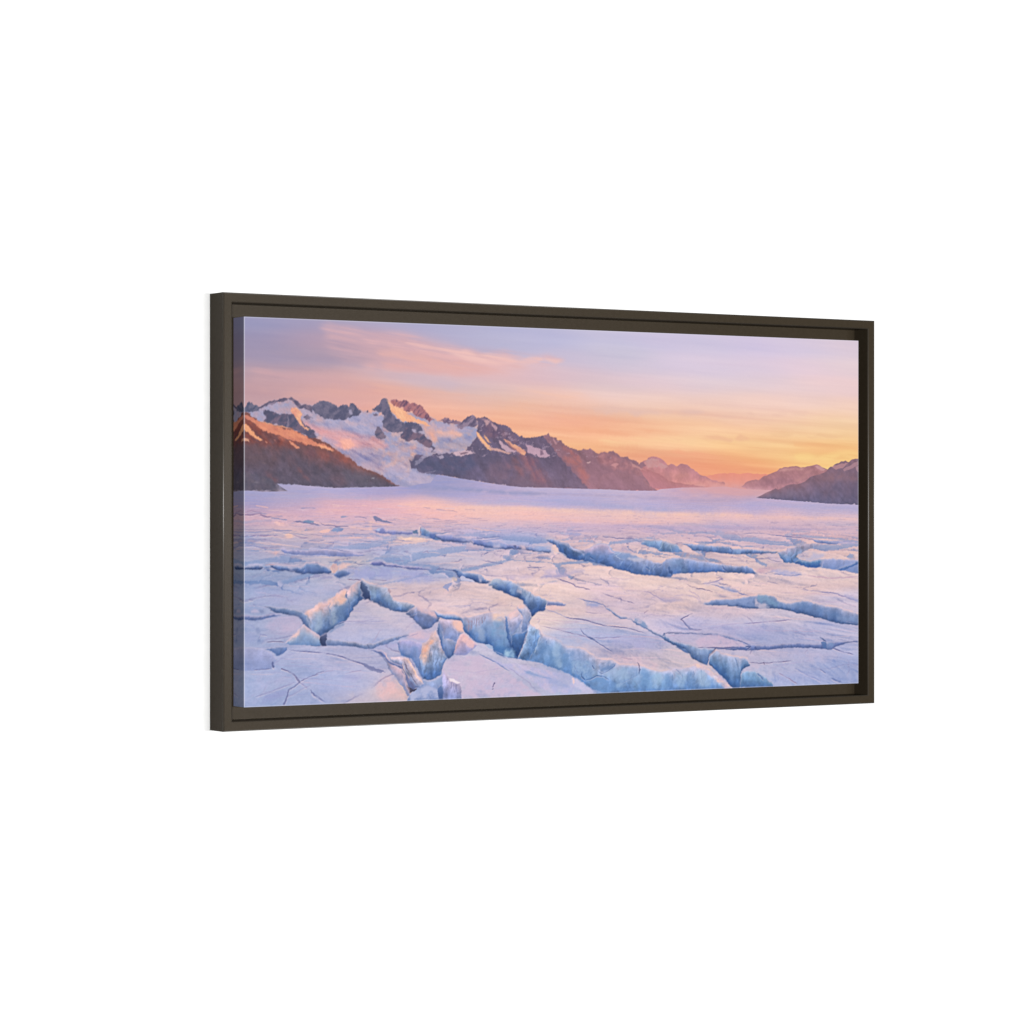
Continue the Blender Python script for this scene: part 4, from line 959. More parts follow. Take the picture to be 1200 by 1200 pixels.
put("510.9,359.7 530.7,357.1 550.5,358.6 557.1,364.2 534.0,364.0", (150, 168, 212), .75, 1, 1)
put("271.3,341.4 283.7,340.6 302.5,339.9 315.0,341.6 321.3,344.0 305.6,345.3 283.7,344.9", (250, 212, 192), .9, 1, .6)
line("175.9,341.2 206.4,341.1 231.0,342.3", (246, 196, 184), 2.4, a=.8)
put("154.6,326.1 163.7,326.7 169.8,329.4 163.7,332.8 154.6,332.0", (140, 156, 196), .8, 0, .6)
line("157.7,324.0 166.8,323.5 182.0,322.7", (120, 112, 150), 2.2, a=.8)
# middle, second row
wall("218.7,382.8 227.9,378.8 240.3,377.3 246.5,380.9 261.9,383.2 280.6,385.8 296.2,387.3 311.9,387.7 324.5,390.3 337.1,392.1 321.3,393.0 302.5,392.5 283.7,389.9 265.1,387.8 246.5,386.3 231.0,384.8", (146, 150, 196), (98, 110, 164), seed=22, rim=(214, 190, 208))
line("246.5,384.1 265.1,385.9 286.8,389.4 308.8,391.2 330.8,392.0", (96, 108, 160), 2.4, a=.7)
line("188.1,381.7 194.2,380.4 200.3,382.6 218.7,383.8", (132, 128, 160), 2.6, a=.8)
put("175.9,390.9 188.1,385.7 231.0,386.9 277.5,390.6 324.5,396.6 343.4,407.7 332.3,413.0 293.1,412.5 246.5,409.2 206.4,404.7 182.0,399.5", (164, 166, 210), .75, 3, 2, 10)
put("163.7,385.5 172.9,380.2 182.0,378.9 188.1,382.5 178.9,386.4 172.9,390.4 166.8,392.2", (232, 192, 188), .8, 1, .8)
line("254.2,364.8 277.5,368.2 293.1,375.3", (150, 148, 190), 2, a=.6); line("318.2,364.7 324.5,362.6 330.8,366.7", (146, 132, 170), 2, a=.7)
line("265.1,378.3 283.7,377.7", (140, 138, 182), 2, a=.7); line("231.0,407.6 246.5,408.6 252.6,408.5", (120, 110, 150), 1.8, a=.8)
# far cracks in the middle
line("424.8,377.9 439.3,379.9 452.2,382.8 468.4,385.1", (120, 118, 166), 2.2, a=.8)
line("399.1,387.0 413.5,387.6 432.8,388.1 449.0,388.0", (130, 120, 164), 1.8, a=.8)
line("514.2,391.1 524.1,390.7 537.3,391.1 550.5,390.1", (124, 122, 164), 2.6, a=.8)
line("515.8,393.1 524.1,396.0 530.7,396.6", (136, 140, 186), 2, a=.7)
line("452.2,370.4 468.4,371.3 478.2,373.3", (146, 134, 176), 2, a=.7)
line("400.7,363.1 413.5,359.1 423.2,361.9", (190, 160, 184), 2, a=.5)
line("473.3,405.1 475.0,412.0", (136, 140, 180), 3, a=.7, amp=.2)
put("471.7,405.1 491.3,403.9 520.8,402.3 527.4,406.6 501.1,411.0 481.5,412.1", (196, 178, 204), .6, 2, 1)
put("550.5,396.2 570.4,394.5 600.4,396.2 627.3,395.7 600.4,402.9 570.4,407.1 537.3,409.2 550.5,403.2", (190, 176, 208), .55, 2, 1)
# the opening that runs down to the right of centre
wall("370.4,393.5 376.7,391.1 383.1,392.8 395.4,397.3 408.7,398.3 423.2,400.9 431.2,405.2 436.0,410.2 444.1,413.0 436.0,415.7 423.2,415.2 412.7,412.1 400.7,407.8 391.9,407.7 384.7,406.0 379.9,398.5", (138, 166, 204), (88, 120, 176), seed=24, rim=PK, foot=.2)
line("343.4,391.9 356.1,391.4 368.8,393.8 378.3,395.2", (100, 102, 150), 2.6, a=.8)
line("378.3,394.4 384.7,402.7 387.9,406.8", (80, 104, 156), 2.6, a=.7)
put("387.9,406.3 392.7,403.3 399.1,407.0 408.7,409.8 413.5,414.6 400.7,411.9 389.5,410.4", (196, 194, 220), .95, 0, .6)
put("370.4,405.3 376.7,403.4 381.5,406.8 379.9,412.2 371.9,412.9", (246, 208, 186), 0.70, 1, .6)
put("352.9,420.6 357.6,416.6 365.6,415.0 373.5,413.5 371.9,417.6 365.6,423.0 364.0,428.4 357.6,424.2", (152, 158, 198), .9, 0, 1, 3)
wall("444.1,414.4 449.0,409.5 460.3,408.3 471.7,411.2 483.1,414.4 495.4,419.8 504.4,424.9 514.2,429.5 522.4,433.5 529.0,436.9 540.6,440.7 550.5,445.9 552.1,452.1 553.0,459.1 543.9,462.2 535.6,462.9 529.0,467.8 523.4,471.6 519.1,466.2 512.6,455.0 509.3,450.0 497.8,441.4 484.7,436.3 473.3,432.8 461.9,428.5 450.6,423.3 440.9,418.5", (160, 182, 208), (74, 116, 174), mid=(112, 146, 192), seed=25, stri=.17, rim=PK, foot=.1)
put("440.9,418.5 447.4,410.9 458.7,410.5 461.9,418.8 455.5,424.2", (178, 188, 206), .8, 2, 1)
for k, s in enumerate(("475.0,416.2 476.6,431.4", "492.9,420.6 494.5,437.2", "509.3,429.1 511.7,444.4", "517.5,436.2 519.1,455.7", "529.0,441.9 530.7,460.1", "540.6,443.5 540.6,457.4", "502.7,424.9 505.3,441.6")):
    line(s, (72, 104, 158), 1.8, a=.55, amp=.4, seed=k)
wall("550.5,445.9 563.8,447.2 577.1,448.8 590.4,450.7 587.1,454.3 570.4,453.8 553.8,453.2", (146, 164, 204), (118, 136, 186), seed=26, rim=PK)
line("553.1,459.9 563.8,463.4 577.1,467.9 590.4,473.2 602.1,476.8", (150, 150, 192), 2.6, a=.8)
put("552.1,453.5 570.4,455.2 587.1,456.9 575.4,462.2 563.8,462.0 552.1,457.6", (232, 190, 190), .6, 1, 1)
# main left opening: its back wall, lit along the top
wall("102.0,464.4 108.0,456.5 118.5,451.4 126.0,446.2 132.0,440.2 141.0,441.7 145.6,438.6 151.6,435.5 157.7,430.2 166.8,426.9 177.4,420.4 182.0,423.1 186.6,418.3 191.1,414.7 198.8,410.7 204.3,407.3 206.4,418.1 208.0,427.5 209.5,436.9 204.9,440.1 199.7,443.1 195.7,448.8 192.7,453.3 186.6,462.0 182.0,468.6 175.1,473.8 166.8,476.3 159.2,479.4 151.6,484.0 144.1,488.8 138.0,494.4 134.4,508.9 115.5,508.5 112.5,496.4 115.5,485.9 111.0,475.2 103.5,472.4", (218, 186, 184), (88, 126, 176), mid=(158, 180, 206), seed=30, stri=.16, amp=1, pw=.8, foot=.12)
put("108.9,456.6 118.5,450.9 127.5,444.9 132.6,439.7 141.0,442.0 139.5,446.5 130.5,450.3 127.5,456.9 115.5,462.8 109.5,467.2", (246, 198, 184), 0.70, 2, 1, 31)
put("144.1,439.3 154.6,432.8 165.3,427.4 175.9,421.1 178.9,427.1 176.8,437.7 172.9,445.7 163.7,446.9 154.6,444.1 148.6,450.6 145.6,445.2", (248, 194, 174), 0.78, 2, 1, 32)
put("183.5,423.1 191.1,415.7 200.3,410.0 204.3,409.5 203.4,423.4 194.2,428.6 188.1,436.6 185.0,431.2", (234, 186, 182), 0.66, 2, 1, 33, tex=((190, 170, 180), 4, 16, 8, 1))
line("146.5,441.8 147.1,451.9 150.1,465.3 151.6,474.7", (112, 132, 170), 2.2, a=.8, amp=.5)
line("178.9,424.4 180.5,439.1 183.5,452.6 185.9,462.0", (92, 112, 154), 3.4, 2, a=.85, amp=.5)
line("141.0,437.2 141.0,443.8", (160, 150, 176), 2, a=.7)
put("159.2,480.2 171.3,475.1 177.4,476.0 169.8,480.4 157.7,485.5 145.6,490.5 147.1,487.9", (110, 136, 180), .8, 1, .6)
# shaded strip to the left and the pale buttress in it
wall("38.1,445.5 49.9,446.8 61.8,447.8 76.6,449.4 88.5,452.2 97.5,454.5 106.5,459.2 111.0,468.5 115.5,479.2 120.0,487.3 109.5,483.1 105.0,476.4 101.4,472.3 97.5,467.0 91.5,462.3 79.6,460.5 67.7,457.9 57.3,456.1 48.5,453.4", (134, 158, 190), (100, 128, 172), seed=34, foot=.1)
wall("72.2,503.4 78.1,498.3 84.1,493.1 90.9,487.5 97.0,481.5 100.5,477.1 105.0,474.5 112.5,481.0 121.5,486.5 127.5,490.1 132.0,493.7 134.3,496.9 134.4,508.9 118.5,508.5 105.7,506.9 91.5,506.6 79.6,506.8", (212, 190, 196), (126, 160, 198), mid=(166, 186, 208), seed=35, stri=.08)
put("81.1,495.7 90.0,488.0 96.0,482.8 95.4,490.8 88.5,498.5 82.6,501.1", (246, 202, 196), 0.66, 1, .8)
wall("132.9,494.2 137.1,491.1 143.5,488.4 144.1,498.5 143.5,509.7 136.5,509.8 133.5,503.6", (84, 96, 130), (56, 72, 110), seed=36)
# front edge of the wedge-shaped slab
wall("144.1,498.0 154.6,499.3 168.3,500.7 182.0,503.1 195.3,505.0 206.4,507.2 217.2,508.2 231.0,506.4 244.9,502.2 258.1,499.1 274.4,495.5 292.5,493.8 290.0,497.2 275.9,500.7 262.7,505.3 251.1,509.0 240.3,510.9 232.6,513.4 226.4,516.5 217.2,516.3 206.4,514.2 191.1,511.6 175.9,510.5 163.7,509.6 153.1,509.1 144.1,509.2", (150, 166, 194), (118, 140, 180), seed=37, stri=.12)
line("217.8,508.2 219.3,516.3", (86, 94, 130), 1.8, a=.8, amp=.3)
line("197.2,506.4 198.2,512.6", (100, 112, 150), 1.4, a=.6)
line("163.7,474.9 172.9,472.4 188.1,471.9 209.5,473.2 231.0,468.7", (168, 158, 190), 2.6, a=.75)
line("224.9,507.1 231.0,499.1 237.2,491.2 243.4,484.6", (176, 160, 186), 2.2, a=.6)
put("231.0,515.3 249.5,510.4 277.5,505.6 302.5,500.8 324.5,497.2 337.1,498.8 324.5,506.7 290.0,512.7 258.8,516.0", (186, 178, 214), .7, 2, 1)
# right wall of that opening
wall("206.4,406.8 212.6,408.8 219.8,413.4 227.9,415.1 235.6,417.7 243.4,418.6 249.1,420.0 252.6,424.1 258.1,426.1 260.4,431.0 262.7,434.2 266.6,440.2 272.8,442.5 280.6,444.0 293.1,446.4 304.0,449.3 296.2,454.5 286.8,460.6 271.3,457.6 258.1,455.2 249.5,451.8 240.3,448.7 231.0,443.4 221.8,439.8 215.6,436.5 210.4,438.3 208.0,423.5", (166, 182, 202), (86, 124, 176), mid=(124, 154, 190), seed=38, stri=.2, rim=PK, foot=.1)
wall("205.8,407.3 211.0,409.3 215.0,412.8 218.1,420.9 220.2,431.7 222.7,439.8 215.6,437.0 210.7,438.8 208.0,426.2", (108, 132, 168), (50, 68, 108), seed=39, stri=.15)
put("249.5,421.4 255.7,422.0 260.4,426.9 258.8,429.6 252.6,425.4", (150, 130, 152), .7, 0, .5)
line("238.7,440.1 241.8,447.7", (90, 96, 132), 1.8, a=.8); line("180.5,405.7 191.1,406.6 200.3,406.5 206.4,408.1", (122, 106, 140), 2, a=.9)
wall("285.3,460.6 294.7,454.5 307.2,450.1 319.7,454.4 334.7,457.4 346.6,463.1 349.7,469.1 346.6,475.3 340.2,477.1 333.9,483.8 324.5,487.1 318.2,487.5 310.3,480.0 302.5,473.1 294.7,468.1", (172, 176, 202), (120, 142, 186), seed=40, stri=.15, foot=.12, rim=(226, 200, 206))
put("307.2,451.5 321.3,455.0 337.1,459.9 346.6,465.0 343.4,470.4 332.3,466.1 318.2,459.8 308.8,457.5", (222, 186, 194), .85, 1, 1)
line("293.1,465.3 305.6,460.1 315.0,458.9", (126, 146, 190), 2.2, a=.6)
# block with the lit corner
wall("271.3,505.5 283.7,503.1 299.4,504.0 311.9,507.2 317.2,508.7 315.0,521.4 312.8,536.3 316.6,555.5 318.2,567.7 310.3,553.9 302.5,541.5 295.8,533.2 286.8,530.2 277.5,527.3", (172, 172, 210), (104, 140, 190), mid=(146, 162, 204), seed=41, stri=.12)
wall("316.0,509.2 324.5,506.2 330.8,498.7 335.5,492.0 342.8,488.9 345.0,496.3 348.1,505.2 354.5,518.3 363.0,534.9 357.6,541.6 355.4,547.0 352.9,555.1 350.8,561.9 341.8,565.7 332.3,568.7 324.5,568.5 318.2,567.2 315.0,552.7 312.5,536.3 315.0,522.8", (212, 190, 190), (98, 138, 188), mid=(158, 180, 208), seed=42, stri=.24, foot=.08)
put("318.2,518.8 326.0,509.5 333.9,497.4 341.8,490.8 345.0,501.7 338.7,509.8 332.3,515.1 329.2,528.6 324.5,539.4 319.7,544.7 315.7,537.8 316.6,526.9", (250, 198, 176), 0.75, 2, 1, 43, tex=((244, 176, 150), 6, 14, 10, 1))
for k, s in enumerate(("333.9,513.7 330.1,528.6 329.2,544.9 327.0,558.5", "340.2,509.8 338.7,528.8 335.5,550.6", "346.6,515.4 346.6,531.8 341.8,553.5", "322.9,542.0 321.3,558.3", "352.3,525.1 349.7,548.2")):
    line(s, (98, 116, 150), 2.0, a=.6, amp=.6, seed=k)
put("293.1,491.1 311.9,489.6 329.2,490.5 340.2,490.2 332.3,497.4 324.5,504.0 308.8,503.6 290.0,500.5", (222, 188, 202), .7, 2, 1)
line("277.5,495.6 293.1,497.9 311.9,492.8", (170, 156, 190), 2.4, a=.7)
# channel behind the block
wall("344.3,489.5 345.6,479.9 347.5,475.4 352.9,484.2 355.4,491.1 355.4,501.3 365.6,504.4 375.1,505.2 384.7,505.9 381.5,514.9 377.4,525.7 371.3,531.9 365.6,535.8 360.2,532.1 357.0,526.6 352.3,514.2 348.1,501.8", (160, 176, 208), (78, 112, 162), mid=(126, 152, 194), seed=44, stri=.16)
wall("347.5,473.2 359.2,472.9 375.1,473.7 390.4,475.4 392.0,485.0 394.3,494.6 386.3,497.2 381.5,503.9 383.1,509.5 376.7,507.9 367.2,503.1 357.6,503.9 355.1,492.4 349.7,482.8", (206, 190, 206), (150, 168, 208), seed=45, stri=.14)
put("371.9,475.0 390.1,475.4 392.7,486.4 394.3,494.6 387.9,493.1 379.9,488.9 373.5,484.6", (246, 196, 182), .85, 2, 1)
put("357.6,487.0 367.2,484.5 375.1,491.5 371.9,499.6 362.4,496.7", (150, 162, 204), .6, 2, 1)
wall("381.5,505.3 387.9,497.2 394.9,494.7 403.9,501.7 413.5,510.2 419.9,515.0 413.5,520.3 407.1,523.8 395.9,531.2 379.9,530.5 375.1,527.1 378.3,516.2", (228, 186, 186), (176, 176, 214), seed=46, stri=.1)
put("387.9,506.8 395.9,500.2 405.5,505.9 413.5,512.1 411.3,521.1 400.7,515.4", (248, 198, 194), 0.70, 1, 1)
# the long lit cliff in the middle
wall("335.5,456.6 345.0,459.5 352.9,463.2 362.4,463.4 373.5,463.8 383.1,466.5 392.7,469.7 400.7,469.5 406.6,470.2 415.1,468.2 424.8,466.4 434.4,463.9 444.1,462.7 453.8,462.0 463.1,462.7 468.4,467.2 471.7,475.6 476.6,468.2 484.7,462.6 494.5,458.0 499.4,463.7 502.7,472.0 507.6,461.0 512.6,453.6 519.1,461.2 521.8,473.0 518.5,482.1 515.8,490.4 513.5,500.0 511.6,509.7 507.6,519.3 503.7,527.6 499.4,534.4 495.4,539.3 484.7,536.8 471.7,534.5 463.1,532.9 455.5,528.3 449.0,524.0 444.1,517.2 432.8,513.4 420.7,511.2 410.3,504.6 402.3,498.7 396.8,493.3 392.7,488.3 392.0,479.5 389.5,474.8 375.1,472.9 359.2,472.0 346.6,467.7", (188, 184, 204), (82, 128, 184), mid=(146, 174, 208), seed=47, stri=.13, rim=PK, foot=.06)
for k, s in enumerate(("413.5,473.1 412.9,482.7", "418.3,470.4 418.3,485.6", "423.2,469.2 422.5,484.3", "429.0,469.3 429.0,480.3", "408.7,474.4 408.0,488.1", "402.9,474.3 403.2,492.1", "433.8,468.0 432.8,479.0")):
    line(s, (140, 112, 128), 2.2, a=.6, amp=.4, seed=k)
put("395.9,472.7 407.1,474.3 408.7,488.1 403.2,494.8 397.5,487.9", (170, 152, 172), .5, 2, 1)
put("447.4,464.1 457.1,462.3 465.8,463.6 469.1,472.8 466.8,477.7 457.1,477.2 448.3,476.5", (248, 206, 184), 0.78, 2, .8, 48)
put("444.1,477.8 468.4,478.3 475.0,495.0 476.6,510.3 468.4,529.4 458.7,526.4 450.6,515.2 444.1,504.0", (124, 164, 206), .6, 4, 1)
put("449.0,516.5 468.4,519.8 481.5,521.5 494.5,535.7 471.7,533.7 455.5,527.7", (70, 116, 176), .7, 3, 1)
wall("470.7,468.7 475.0,469.6 479.2,484.1 483.1,500.7 486.4,518.8 483.1,521.5 478.2,507.6 474.0,490.9", (122, 150, 192), (70, 112, 168), seed=49)
put("478.2,468.8 486.4,462.0 494.5,458.6 497.8,465.0 494.5,471.9 486.4,473.1 481.5,478.6", (244, 200, 194), 0.70, 1, 1)
wall("479.2,475.7 488.0,474.0 497.8,469.2 503.7,473.5 501.1,481.7 496.2,487.2 489.6,494.8 485.7,498.0 481.5,488.3", (200, 194, 212), (158, 174, 210), seed=50, stri=.14)
wall("495.5,454.7 501.1,451.2 509.3,450.5 514.2,457.0 520.1,464.9 521.4,473.2 518.1,482.1 514.2,490.3 507.6,495.7 503.7,498.4 504.4,483.2 506.0,472.1 501.1,463.7", (182, 186, 206), (128, 154, 196), seed=51, stri=.16)
put("496.2,453.9 504.4,450.4 510.9,452.8 507.6,458.3 499.4,458.1", (238, 196, 190), .8, 1, .6)
line("496.2,455.3 501.1,463.7 506.0,470.7", (120, 132, 172), 2.4, a=.7)
wall("484.7,499.4 494.5,495.5 504.4,496.2 514.2,491.7 517.5,486.2 515.8,500.1 511.9,509.7 507.0,520.7 502.7,528.9 496.2,537.9 489.0,530.0 484.7,517.4", (92, 132, 182), (50, 92, 148), seed=52, stri=.18)
line("496.2,538.5 502.7,527.5 509.3,515.2 515.2,500.1 518.5,486.2", (176, 196, 216), 1.6, a=.7)
line("497.8,533.0 502.7,523.4", (52, 86, 140), 3, a=.6)
put("470.1,525.3 476.6,521.9 486.4,521.9 491.9,525.9 491.3,532.8 489.6,537.5 478.2,535.8 469.4,533.1", (156, 188, 218), 1, 1, .6, 53, tex=((130, 166, 206), 6, 6, 0, 1))
put("432.8,514.8 440.9,514.1 447.4,517.9 450.0,524.8 442.5,521.3", (168, 186, 218), .9, 0, .5)
# right-hand cliff of the same opening
wall("517.5,482.1 522.4,484.9 529.0,488.4 535.6,490.2 538.9,493.6 545.5,503.3 560.4,506.1 570.4,509.7 579.6,514.7 587.1,519.9 593.7,523.4 603.8,524.5 615.5,524.8 623.9,527.2 633.4,532.3 640.8,536.7 649.2,541.7 659.4,545.1 674.7,545.2 681.5,546.2 688.3,550.6 696.9,554.8 708.9,555.5 731.2,556.7 741.5,557.8 749.3,560.3 758.8,564.0 769.2,567.1 779.7,568.3 790.1,567.5 805.9,563.9 823.4,565.3 834.0,563.3 843.8,560.6 856.0,560.4 869.3,562.8 881.8,571.8 894.2,579.4 912.1,590.1 926.4,600.1 926.4,605.1 650.9,604.6 634.0,590.0 617.2,576.8 598.8,568.4 583.7,561.8 569.9,557.2 550.5,551.1 530.7,545.0 514.2,542.3 495.4,538.4 501.1,530.3 506.0,520.7 510.9,508.3 515.2,494.5", (190, 196, 220), (112, 158, 208), mid=(150, 182, 216), seed=60, stri=.17, rim=PK, foot=0, lean=.15)
wall("518.5,483.5 525.7,487.8 535.6,491.6 538.9,502.0 534.0,517.2 524.1,530.9 514.2,542.6 497.2,538.5 502.7,527.5 510.9,511.1 515.8,495.9", (164, 190, 214), (104, 148, 196), seed=61, stri=.24, lean=.3)
line("532.3,493.5 530.7,508.8 525.7,522.6 517.5,539.0", (84, 124, 178), 2.4, a=.65)
line("539.9,503.4 534.0,518.6 527.4,531.0", (188, 204, 222), 2, a=.6)
line("552.1,510.7 553.1,520.4", (104, 118, 166), 2.2, a=.7)
put("550.5,512.0 573.7,515.4 590.4,527.0 597.1,549.6 590.4,560.6 567.1,552.9 543.9,546.7 540.6,531.3", (108, 150, 200), .5, 4, 1)
put("527.4,485.0 534.0,481.8 538.9,488.1 534.0,492.1 529.0,490.6", (236, 214, 214), .8, 0, .6)
put("600.4,527.2 617.2,527.6 630.7,536.4 644.2,548.0 652.6,556.7 634.0,553.4 613.8,547.2 598.8,544.0", (124, 148, 192), .6, 3, 1)
# rubble at its foot
put("598.8,546.8 605.5,543.6 617.2,545.3 630.7,545.4 637.4,550.7 645.9,560.8 649.2,567.9 639.1,571.8 630.7,577.2 620.6,572.7 610.5,568.2 600.4,563.7", (152, 178, 214), .9, 1, 1, 62, tex=((128, 158, 202), 6, 6, 30, 1.2))
line("618.9,564.2 620.6,571.3 627.3,577.1", (58, 90, 142), 3, a=.8); line("640.8,553.6 645.9,559.4", (60, 86, 136), 2.6, a=.8)
line("610.5,544.3 607.1,555.4 613.8,566.9", (112, 140, 188), 2, a=.6)
put("627.3,577.1 640.8,574.7 657.7,572.4 671.3,578.5 688.3,586.0 712.3,595.3 650.9,599.0 637.4,587.3", (118, 156, 206), .8, 1, 1)
line("625.6,577.6 637.4,576.0 650.9,570.8 664.5,572.6 674.7,578.6", (70, 102, 158), 2.4, a=.7)
put("666.2,567.0 678.1,560.3 690.0,559.2 691.7,572.0 684.9,580.3 671.3,577.0", (158, 180, 214), .7, 1, 1)
put("654.3,552.5 671.3,548.8 688.3,553.5 681.5,560.4 664.5,565.5 657.7,562.5", (98, 132, 184), .6, 1, 1)
line("688.3,550.6 683.2,557.6 671.3,564.3 661.1,568.3 650.9,562.3", (76, 106, 160), 1.8, a=.7)
line("693.5,590.5 702.0,583.6 712.3,579.7 726.0,574.4 734.6,570.4", (96, 130, 184), 2, a=.6)
line("731.2,550.4 734.6,556.2 736.4,563.3 735.7,571.9", (70, 72, 112), 2.6, a=.9, amp=.4)
put("691.7,557.8 731.2,559.8 734.6,570.4 719.2,578.5 698.6,583.5 691.7,574.8", (140, 168, 208), .6, 2, 1, tex=((112, 142, 190), 4, 18, 0, 1.1))
put("739.8,562.0 767.5,569.9 795.4,570.8 798.9,595.2 726.0,595.8 719.2,584.2", (132, 172, 216), .6, 3, 1)
for k, s in enumerate(("802.4,572.4 802.4,595.3", "795.4,575.1 795.4,595.1", "823.4,573.0 825.2,596.1", "834.0,567.6 834.0,593.5", "862.2,565.5 865.8,591.6", "846.3,567.9 848.1,592.5", "812.9,575.6 823.4,587.4")):
    line(s, (92, 126, 176), 2.2, a=.55, amp=.5, seed=k)
line("809.4,564.0 816.4,569.9 825.2,580.2", (112, 120, 166), 2.2, a=.75)
put("788.4,562.8 823.4,563.0 844.5,559.8 869.3,562.2 855.1,566.7 834.0,567.6 809.4,568.3", (206, 196, 222), .6, 2, 1)
put("844.5,554.9 862.2,558.3 883.5,567.5 904.9,581.2 926.4,599.3 912.1,600.3 897.8,589.7 880.0,577.6 865.8,568.5 848.1,560.8", (240, 204, 196), .85, 1, 1, tex=((206, 184, 206), 8, 4, 40, 1))
# broken blocks standing in the far openings
for k, (s, c, al) in enumerate((
    ("634.0,357.7 649.2,354.4 657.7,360.7 647.6,366.3 635.7,364.8", (222, 192, 200), .7), ("661.1,353.7 674.7,356.6 681.5,363.7 664.5,365.0 656.0,359.3", (214, 190, 206), .7),
    ("684.9,365.1 700.3,363.8 708.9,369.5 696.9,373.7 684.9,370.8", (208, 192, 214), .7), ("712.3,371.0 729.5,372.5 734.6,379.7 719.2,382.4 708.9,378.1", (196, 192, 218), .65),
    ("739.8,381.2 757.1,384.2 753.6,391.3 739.8,389.7", (170, 186, 218), .6), ("691.7,379.3 707.1,380.9 703.7,390.8 690.0,387.8", (152, 178, 212), .6),
    ("722.6,386.7 736.4,388.3 732.9,399.6 719.2,396.6", (140, 168, 208), .6), ("593.7,356.1 605.5,360.3 600.4,370.1 587.1,367.2", (132, 160, 202), .6),
    ("610.5,367.4 623.9,370.3 620.6,377.3 607.1,375.8", (146, 170, 208), .6), ("650.9,373.3 664.5,374.9 661.1,383.3 647.6,381.8", (120, 150, 198), .6),
    ("858.7,385.1 880.0,388.2 876.4,399.7 856.9,399.5", (132, 160, 204), .5), ("922.9,392.9 944.4,393.2 940.8,401.9 921.1,401.6", (152, 172, 210), .5),
    ("1057.6,460.6 1076.1,457.9 1083.5,468.4 1065.0,472.5", (140, 164, 202), .5), ("1104.0,464.3 1124.5,469.1 1120.8,480.9 1100.2,477.5", (124, 152, 194), .5),
    ("1135.8,473.8 1158.3,477.1 1154.6,489.0 1132.0,485.6", (136, 160, 200), .5), ("904.9,450.7 926.4,450.5 926.4,458.4 904.9,458.0", (168, 178, 210), .5),
    ("387.9,343.8 407.1,345.3 403.9,349.4 387.9,347.9", (176, 180, 214), .6), ("458.7,351.1 478.2,353.4 475.0,358.1 455.5,356.6", (172, 180, 216), .6))):
    put(s, c, al, 1, .8, 600 + k)
# snow bridges and fallen lips that break the long openings
for k, (s, c) in enumerate((
    ("837.5,354.1 849.8,354.8 855.1,362.0 846.3,366.8 837.5,363.3", (232, 196, 200)), ("897.8,357.9 912.1,358.9 908.5,371.9 896.0,370.4", (214, 190, 208)), ("944.4,362.6 958.9,363.3 962.5,372.0 948.1,371.9", (226, 194, 200)),
    ("394.3,341.1 407.1,342.6 413.5,350.8 400.7,350.8", (212, 192, 208)), ("449.0,346.9 463.6,349.2 466.8,360.3 452.2,359.3", (196, 188, 214)), ("497.8,354.1 509.3,355.5 512.6,362.5 501.1,361.9", (222, 194, 202)),
    ("577.1,363.0 587.1,365.8 597.1,375.7 583.7,372.8", (170, 180, 212)), ("805.9,379.7 818.1,378.4 823.4,386.2 811.1,389.0", (216, 194, 206)), ("869.3,384.6 885.3,386.8 881.8,394.0 871.1,392.4", (206, 190, 208)),
    ("753.6,357.9 765.8,358.5 772.7,365.7 758.8,364.2", (206, 192, 210)), ("277.5,385.8 286.8,386.7 290.0,392.1 279.1,390.7", (206, 186, 206)), ("419.9,401.7 428.0,404.6 429.6,414.2 419.9,414.1", (204, 194, 212)),
    ("73.6,385.4 85.6,386.5 91.5,394.8 79.6,392.6", (192, 184, 210)), ("1105.8,462.8 1120.8,465.2 1124.5,473.5 1109.6,471.8", (196, 188, 210)), ("1160.2,469.7 1177.2,474.5 1181.0,485.0 1165.9,481.7", (186, 186, 212)),
    ("739.8,486.5 750.2,491.9 753.6,496.8 743.3,492.3", (206, 190, 208)), ("494.5,422.0 502.7,424.9 504.4,434.6 496.2,431.7", (206, 194, 208)))):
    put(s, c, .7, 1, 1.2, 640 + k)
